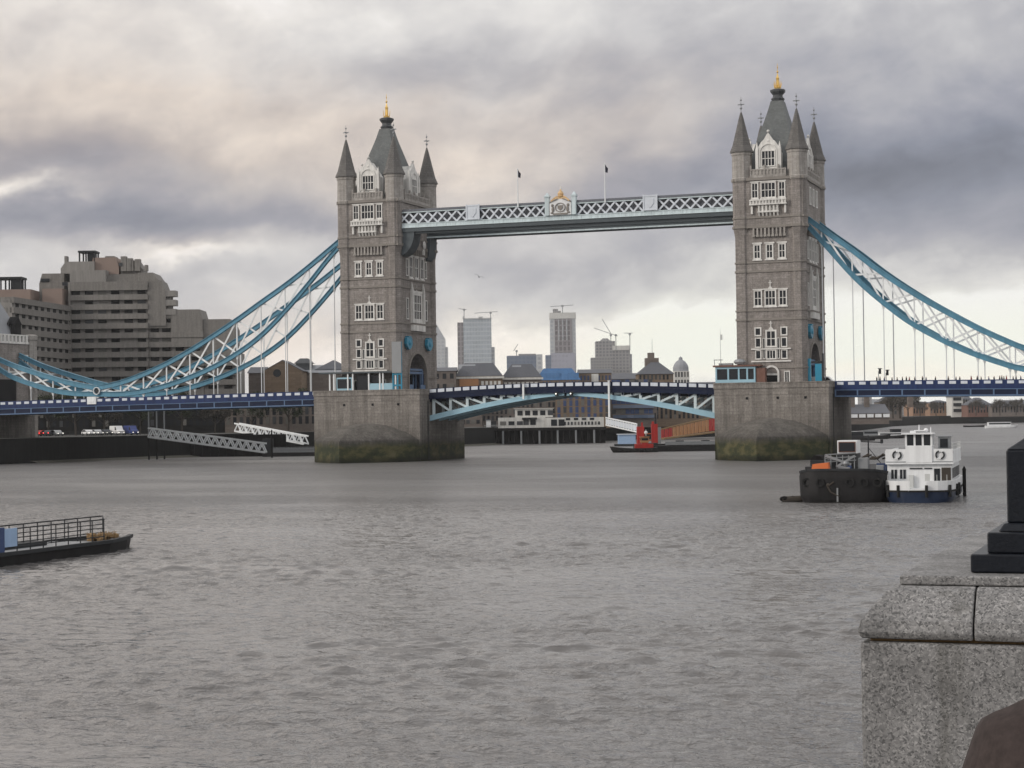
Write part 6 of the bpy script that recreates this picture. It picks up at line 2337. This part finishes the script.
street_lamp('left one of the two traffic signals standing on the right span', 878.5, 368.5, -6.0)
street_lamp('right one of the two traffic signals standing on the right span', 886, 370, -5.0)
v_ = make_car('car_white', 5.0, 2.0, True)
v_.location = (50.2, -6.0, 13.25)
tag(v_, 'white van beside the blue portal at the right foot of the right tower', 'van')
sb = empty('service_post', (48.2, -8.6, 13), 'tall dark blue steel portal beside the right foot of the right tower', 'portal', org=(0, 0, 13))
MB().box(-.4, .1, -.4, .4, 13, 18.6).box(.9, 2.1, -.2, .3, 14.4, 17.6).build('panel', 'shield_blue', sb)
MB().box(.2, 2.4, -.3, .35, 17.7, 18.1).prism([(2.2, 13), (3.2, 13), (3.0, 14.2), (2.5, 15.2), (2.5, 19.5), (2.2, 19.5)], 'y', -.2, .2).build('frame', 'dark_metal', sb)

# gull in the air
gl = empty('seagull', pt(479, 277, 250), 'gull gliding in the sky right of the left tower', 'bird', rz=YAW, org=(0, 0, 0))
m = MB()
loft(m, [[(.36 * math.cos(a) * 0 + x, r_ * math.cos(a), r_ * math.sin(a)) for a in [2 * PI * i / 6 for i in range(6)]] for x, r_ in ((-.34, .015), (-.2, .06), (0, .09), (.15, .07), (.25, .05), (.33, .01))])
m.build('body', 'bird_grey', gl, smooth=True)
for s_ in (-1, 1):
    m = MB()
    P1 = [(.1, s_ * .03, .02), (.02, s_ * .3, .2), (-.05, s_ * .72, .14)]
    for a, b, wa, wb_ in ((P1[0], P1[1], .2, .17), (P1[1], P1[2], .17, .03)):
        a, b = Vector(a), Vector(b)
        m.add([a + Vector((wa / 2, 0, .012)), a - Vector((wa / 2, 0, 0)), b - Vector((wb_ / 2, 0, 0)), b + Vector((wb_ / 2, 0, .012)), a + Vector((wa / 2, 0, -.012)), a - Vector((wa / 2, 0, .016)), b - Vector((wb_ / 2, 0, .016)), b + Vector((wb_ / 2, 0, -.012))],
              [(0, 1, 2, 3), (7, 6, 5, 4), (0, 3, 7, 4), (1, 5, 6, 2), (2, 6, 7, 3), (0, 4, 5, 1)])
    m.build('wing', 'bird_grey', gl)
gl.rotation_euler = (R(24), 0, YAW + R(80))

# ---------------------------------------------------------------- granite wall end and iron pedestal, right foreground
gw = empty('granite_wall', (113.1, -347.3, 6.85), 'speckled grey granite wall end with overhanging rounded coping at the lower right', 'wall', org=(113.1, -347.3, 6.85))
XL = 112.84
MB().box(XL, 118, -347.66, -345.17, 6.2, 7.66).build('base_block', 'granite', gw, bevel=.012)
prof = [(0, 7.672), (-.012, 7.695), (-.002, 7.735), (.03, 7.775), (.08, 7.83), (.115, 7.845)]


def coping(x0, x1, left_round):
    m = MB()
    vs, fs = [], []
    for d_, z in prof:
        l = d_ if left_round else 0
        vs += [(x0 + l, -347.665 + d_, z), (x1, -347.665 + d_, z), (x1, -345.15 - d_, z), (x0 + l, -345.15 - d_, z)]
    for j in range(len(prof) - 1):
        for i in range(4):
            k_ = (i + 1) % 4
            fs.append((j * 4 + i, j * 4 + k_, j * 4 + 4 + k_, j * 4 + 4 + i))
    fs += [(3, 2, 1, 0), tuple(range(len(prof) * 4 - 4, len(prof) * 4))]
    return m.add(vs, fs)


coping(XL + .005, 113.222, True).build('coping_stone', 'granite', gw, bevel=.006)
coping(113.228, 118, False).build('coping_stone', 'granite', gw, bevel=.006)
MB().box(XL + .12, 118, -347.53, -345.35, 7.847, 7.88).build('top_slab', 'granite', gw, bevel=.006)
MB().box(XL + .03, 117.9, -347.62, -345.2, 7.655, 7.68).build('joint', 'straw', gw)
ip = empty('iron_pedestal', (113.19, -347.40, 7.882), 'black stepped cast iron lamp pedestal standing on the granite wall', 'pedestal', org=(0, 0, 0))
m = MB()
m.box(0, 1.3, 0, 1.0, 0.0, .065).box(.055, 1.2, .04, .94, .066, .14)
m.build('step', 'black_iron', ip, bevel=.006)
m = MB().frust((.66, .5), .141, .17, (.57, .43), (.55, .41)).box(.12, 1.2, .10, .90, .171, .43)
m.frust((.66, .5), .431, .5, (.54, .40), (.44, .30)).frust((.66, .5), .501, .56, (.35, .24), (.2, .2))
m.build('column', 'black_iron', ip, bevel=.006)

# person in a brown coat standing at the wall: only the left shoulder reaches into the photo
pc = pt(1163, 736, 2.05)
foot = Vector((pc.x, pc.y, 6.85))
me = bpy.data.meshes.new('person')
hs = pc.z - 6.85 + .02
J = {'pel': (0, 0, hs - .52, .17), 'wai': (0, 0, hs - .33, .16), 'che': (0, 0, hs - .1, .18), 'nek': (0, 0, hs + .05, .07), 'hd': (0, .02, hs + .16, .1), 'top': (0, .01, hs + .25, .08),
     'sl': (-.155, 0, hs - .06, .088), 'el': (-.24, .02, hs - .34, .062), 'wl': (-.22, .16, hs - .54, .045), 'sr': (.155, 0, hs - .06, .088), 'er': (.24, .02, hs - .34, .062), 'wr': (.22, .16, hs - .54, .045),
     'hl': (-.1, 0, hs - .6, .12), 'kl': (-.11, .01, .47, .08), 'al': (-.11, 0, .09, .05), 'tl': (-.12, .14, .04, .045), 'hr': (.1, 0, hs - .6, .12), 'kr': (.11, .01, .47, .08), 'ar': (.11, 0, .09, .05), 'tr': (.12, .14, .04, .045)}
E_ = [('pel', 'wai'), ('wai', 'che'), ('che', 'nek'), ('nek', 'hd'), ('hd', 'top'), ('che', 'sl'), ('sl', 'el'), ('el', 'wl'), ('che', 'sr'), ('sr', 'er'), ('er', 'wr'), ('pel', 'hl'), ('hl', 'kl'), ('kl', 'al'), ('al', 'tl'), ('pel', 'hr'), ('hr', 'kr'), ('kr', 'ar'), ('ar', 'tr')]
ks = list(J)
me.from_pydata([J[k_][:3] for k_ in ks], [(ks.index(a), ks.index(b)) for a, b in E_], [])
tmp = bpy.data.objects.new('person', me)
C.objects.link(tmp)
tmp.modifiers.new('skin', 'SKIN')
for i, k_ in enumerate(ks):
    me.skin_vertices[0].data[i].radius = (J[k_][3],) * 2
    me.skin_vertices[0].data[i].use_root = k_ == 'pel'
sb_ = tmp.modifiers.new('sub', 'SUBSURF')
sb_.levels = sb_.render_levels = 2
m2_ = bpy.data.meshes.new_from_object(tmp.evaluated_get(bpy.context.evaluated_depsgraph_get()))
bpy.data.objects.remove(tmp)
m2_.materials.clear()
for k_ in ('coat_brown', 'cloth_dark', 'skin'):
    m2_.materials.append(MT[k_])
for p_ in m2_.polygons:
    z = p_.center.z
    p_.material_index = 2 if z > hs + .06 else (0 if z > hs - .75 else 1)
    p_.use_smooth = True
po = bpy.data.objects.new('person', m2_)
C.objects.link(po)
po.location = foot
po.rotation_euler = (0, 0, YAW)
tag(po, 'person in dark brown coat beside the granite wall, only one shoulder in view', 'person')
ORG[po.name] = Vector((0, 0, 0))
MB().ball((0, 0, hs + .2), .125, n=12, sc=(.9, 1, 1.05)).build('hair', 'hair', po, smooth=True)

# ---------------------------------------------------------------- air
hz_ = MB().box(-2600, 1500, -600, 4700, -1.5, 330)
ho_ = hz_.build('haze', 'glass_dark')
ho_['kind'] = 'stuff'
hm = bpy.data.materials.new('haze_air')
hm.use_nodes = True
hn = hm.node_tree
hn.nodes.clear()
pv = hn.nodes.new('ShaderNodeVolumePrincipled')
pv.inputs['Color'].default_value = (.95, .96, .98, 1)
pv.inputs['Density'].default_value = .00006
pv.inputs['Anisotropy'].default_value = .1
oo = hn.nodes.new('ShaderNodeOutputMaterial')
hn.links.new(pv.outputs[0], oo.inputs['Volume'])
ho_.data.materials.clear()
ho_.data.materials.append(hm)
hm.cycles.homogeneous_volume = True if hasattr(hm.cycles, 'homogeneous_volume') else True
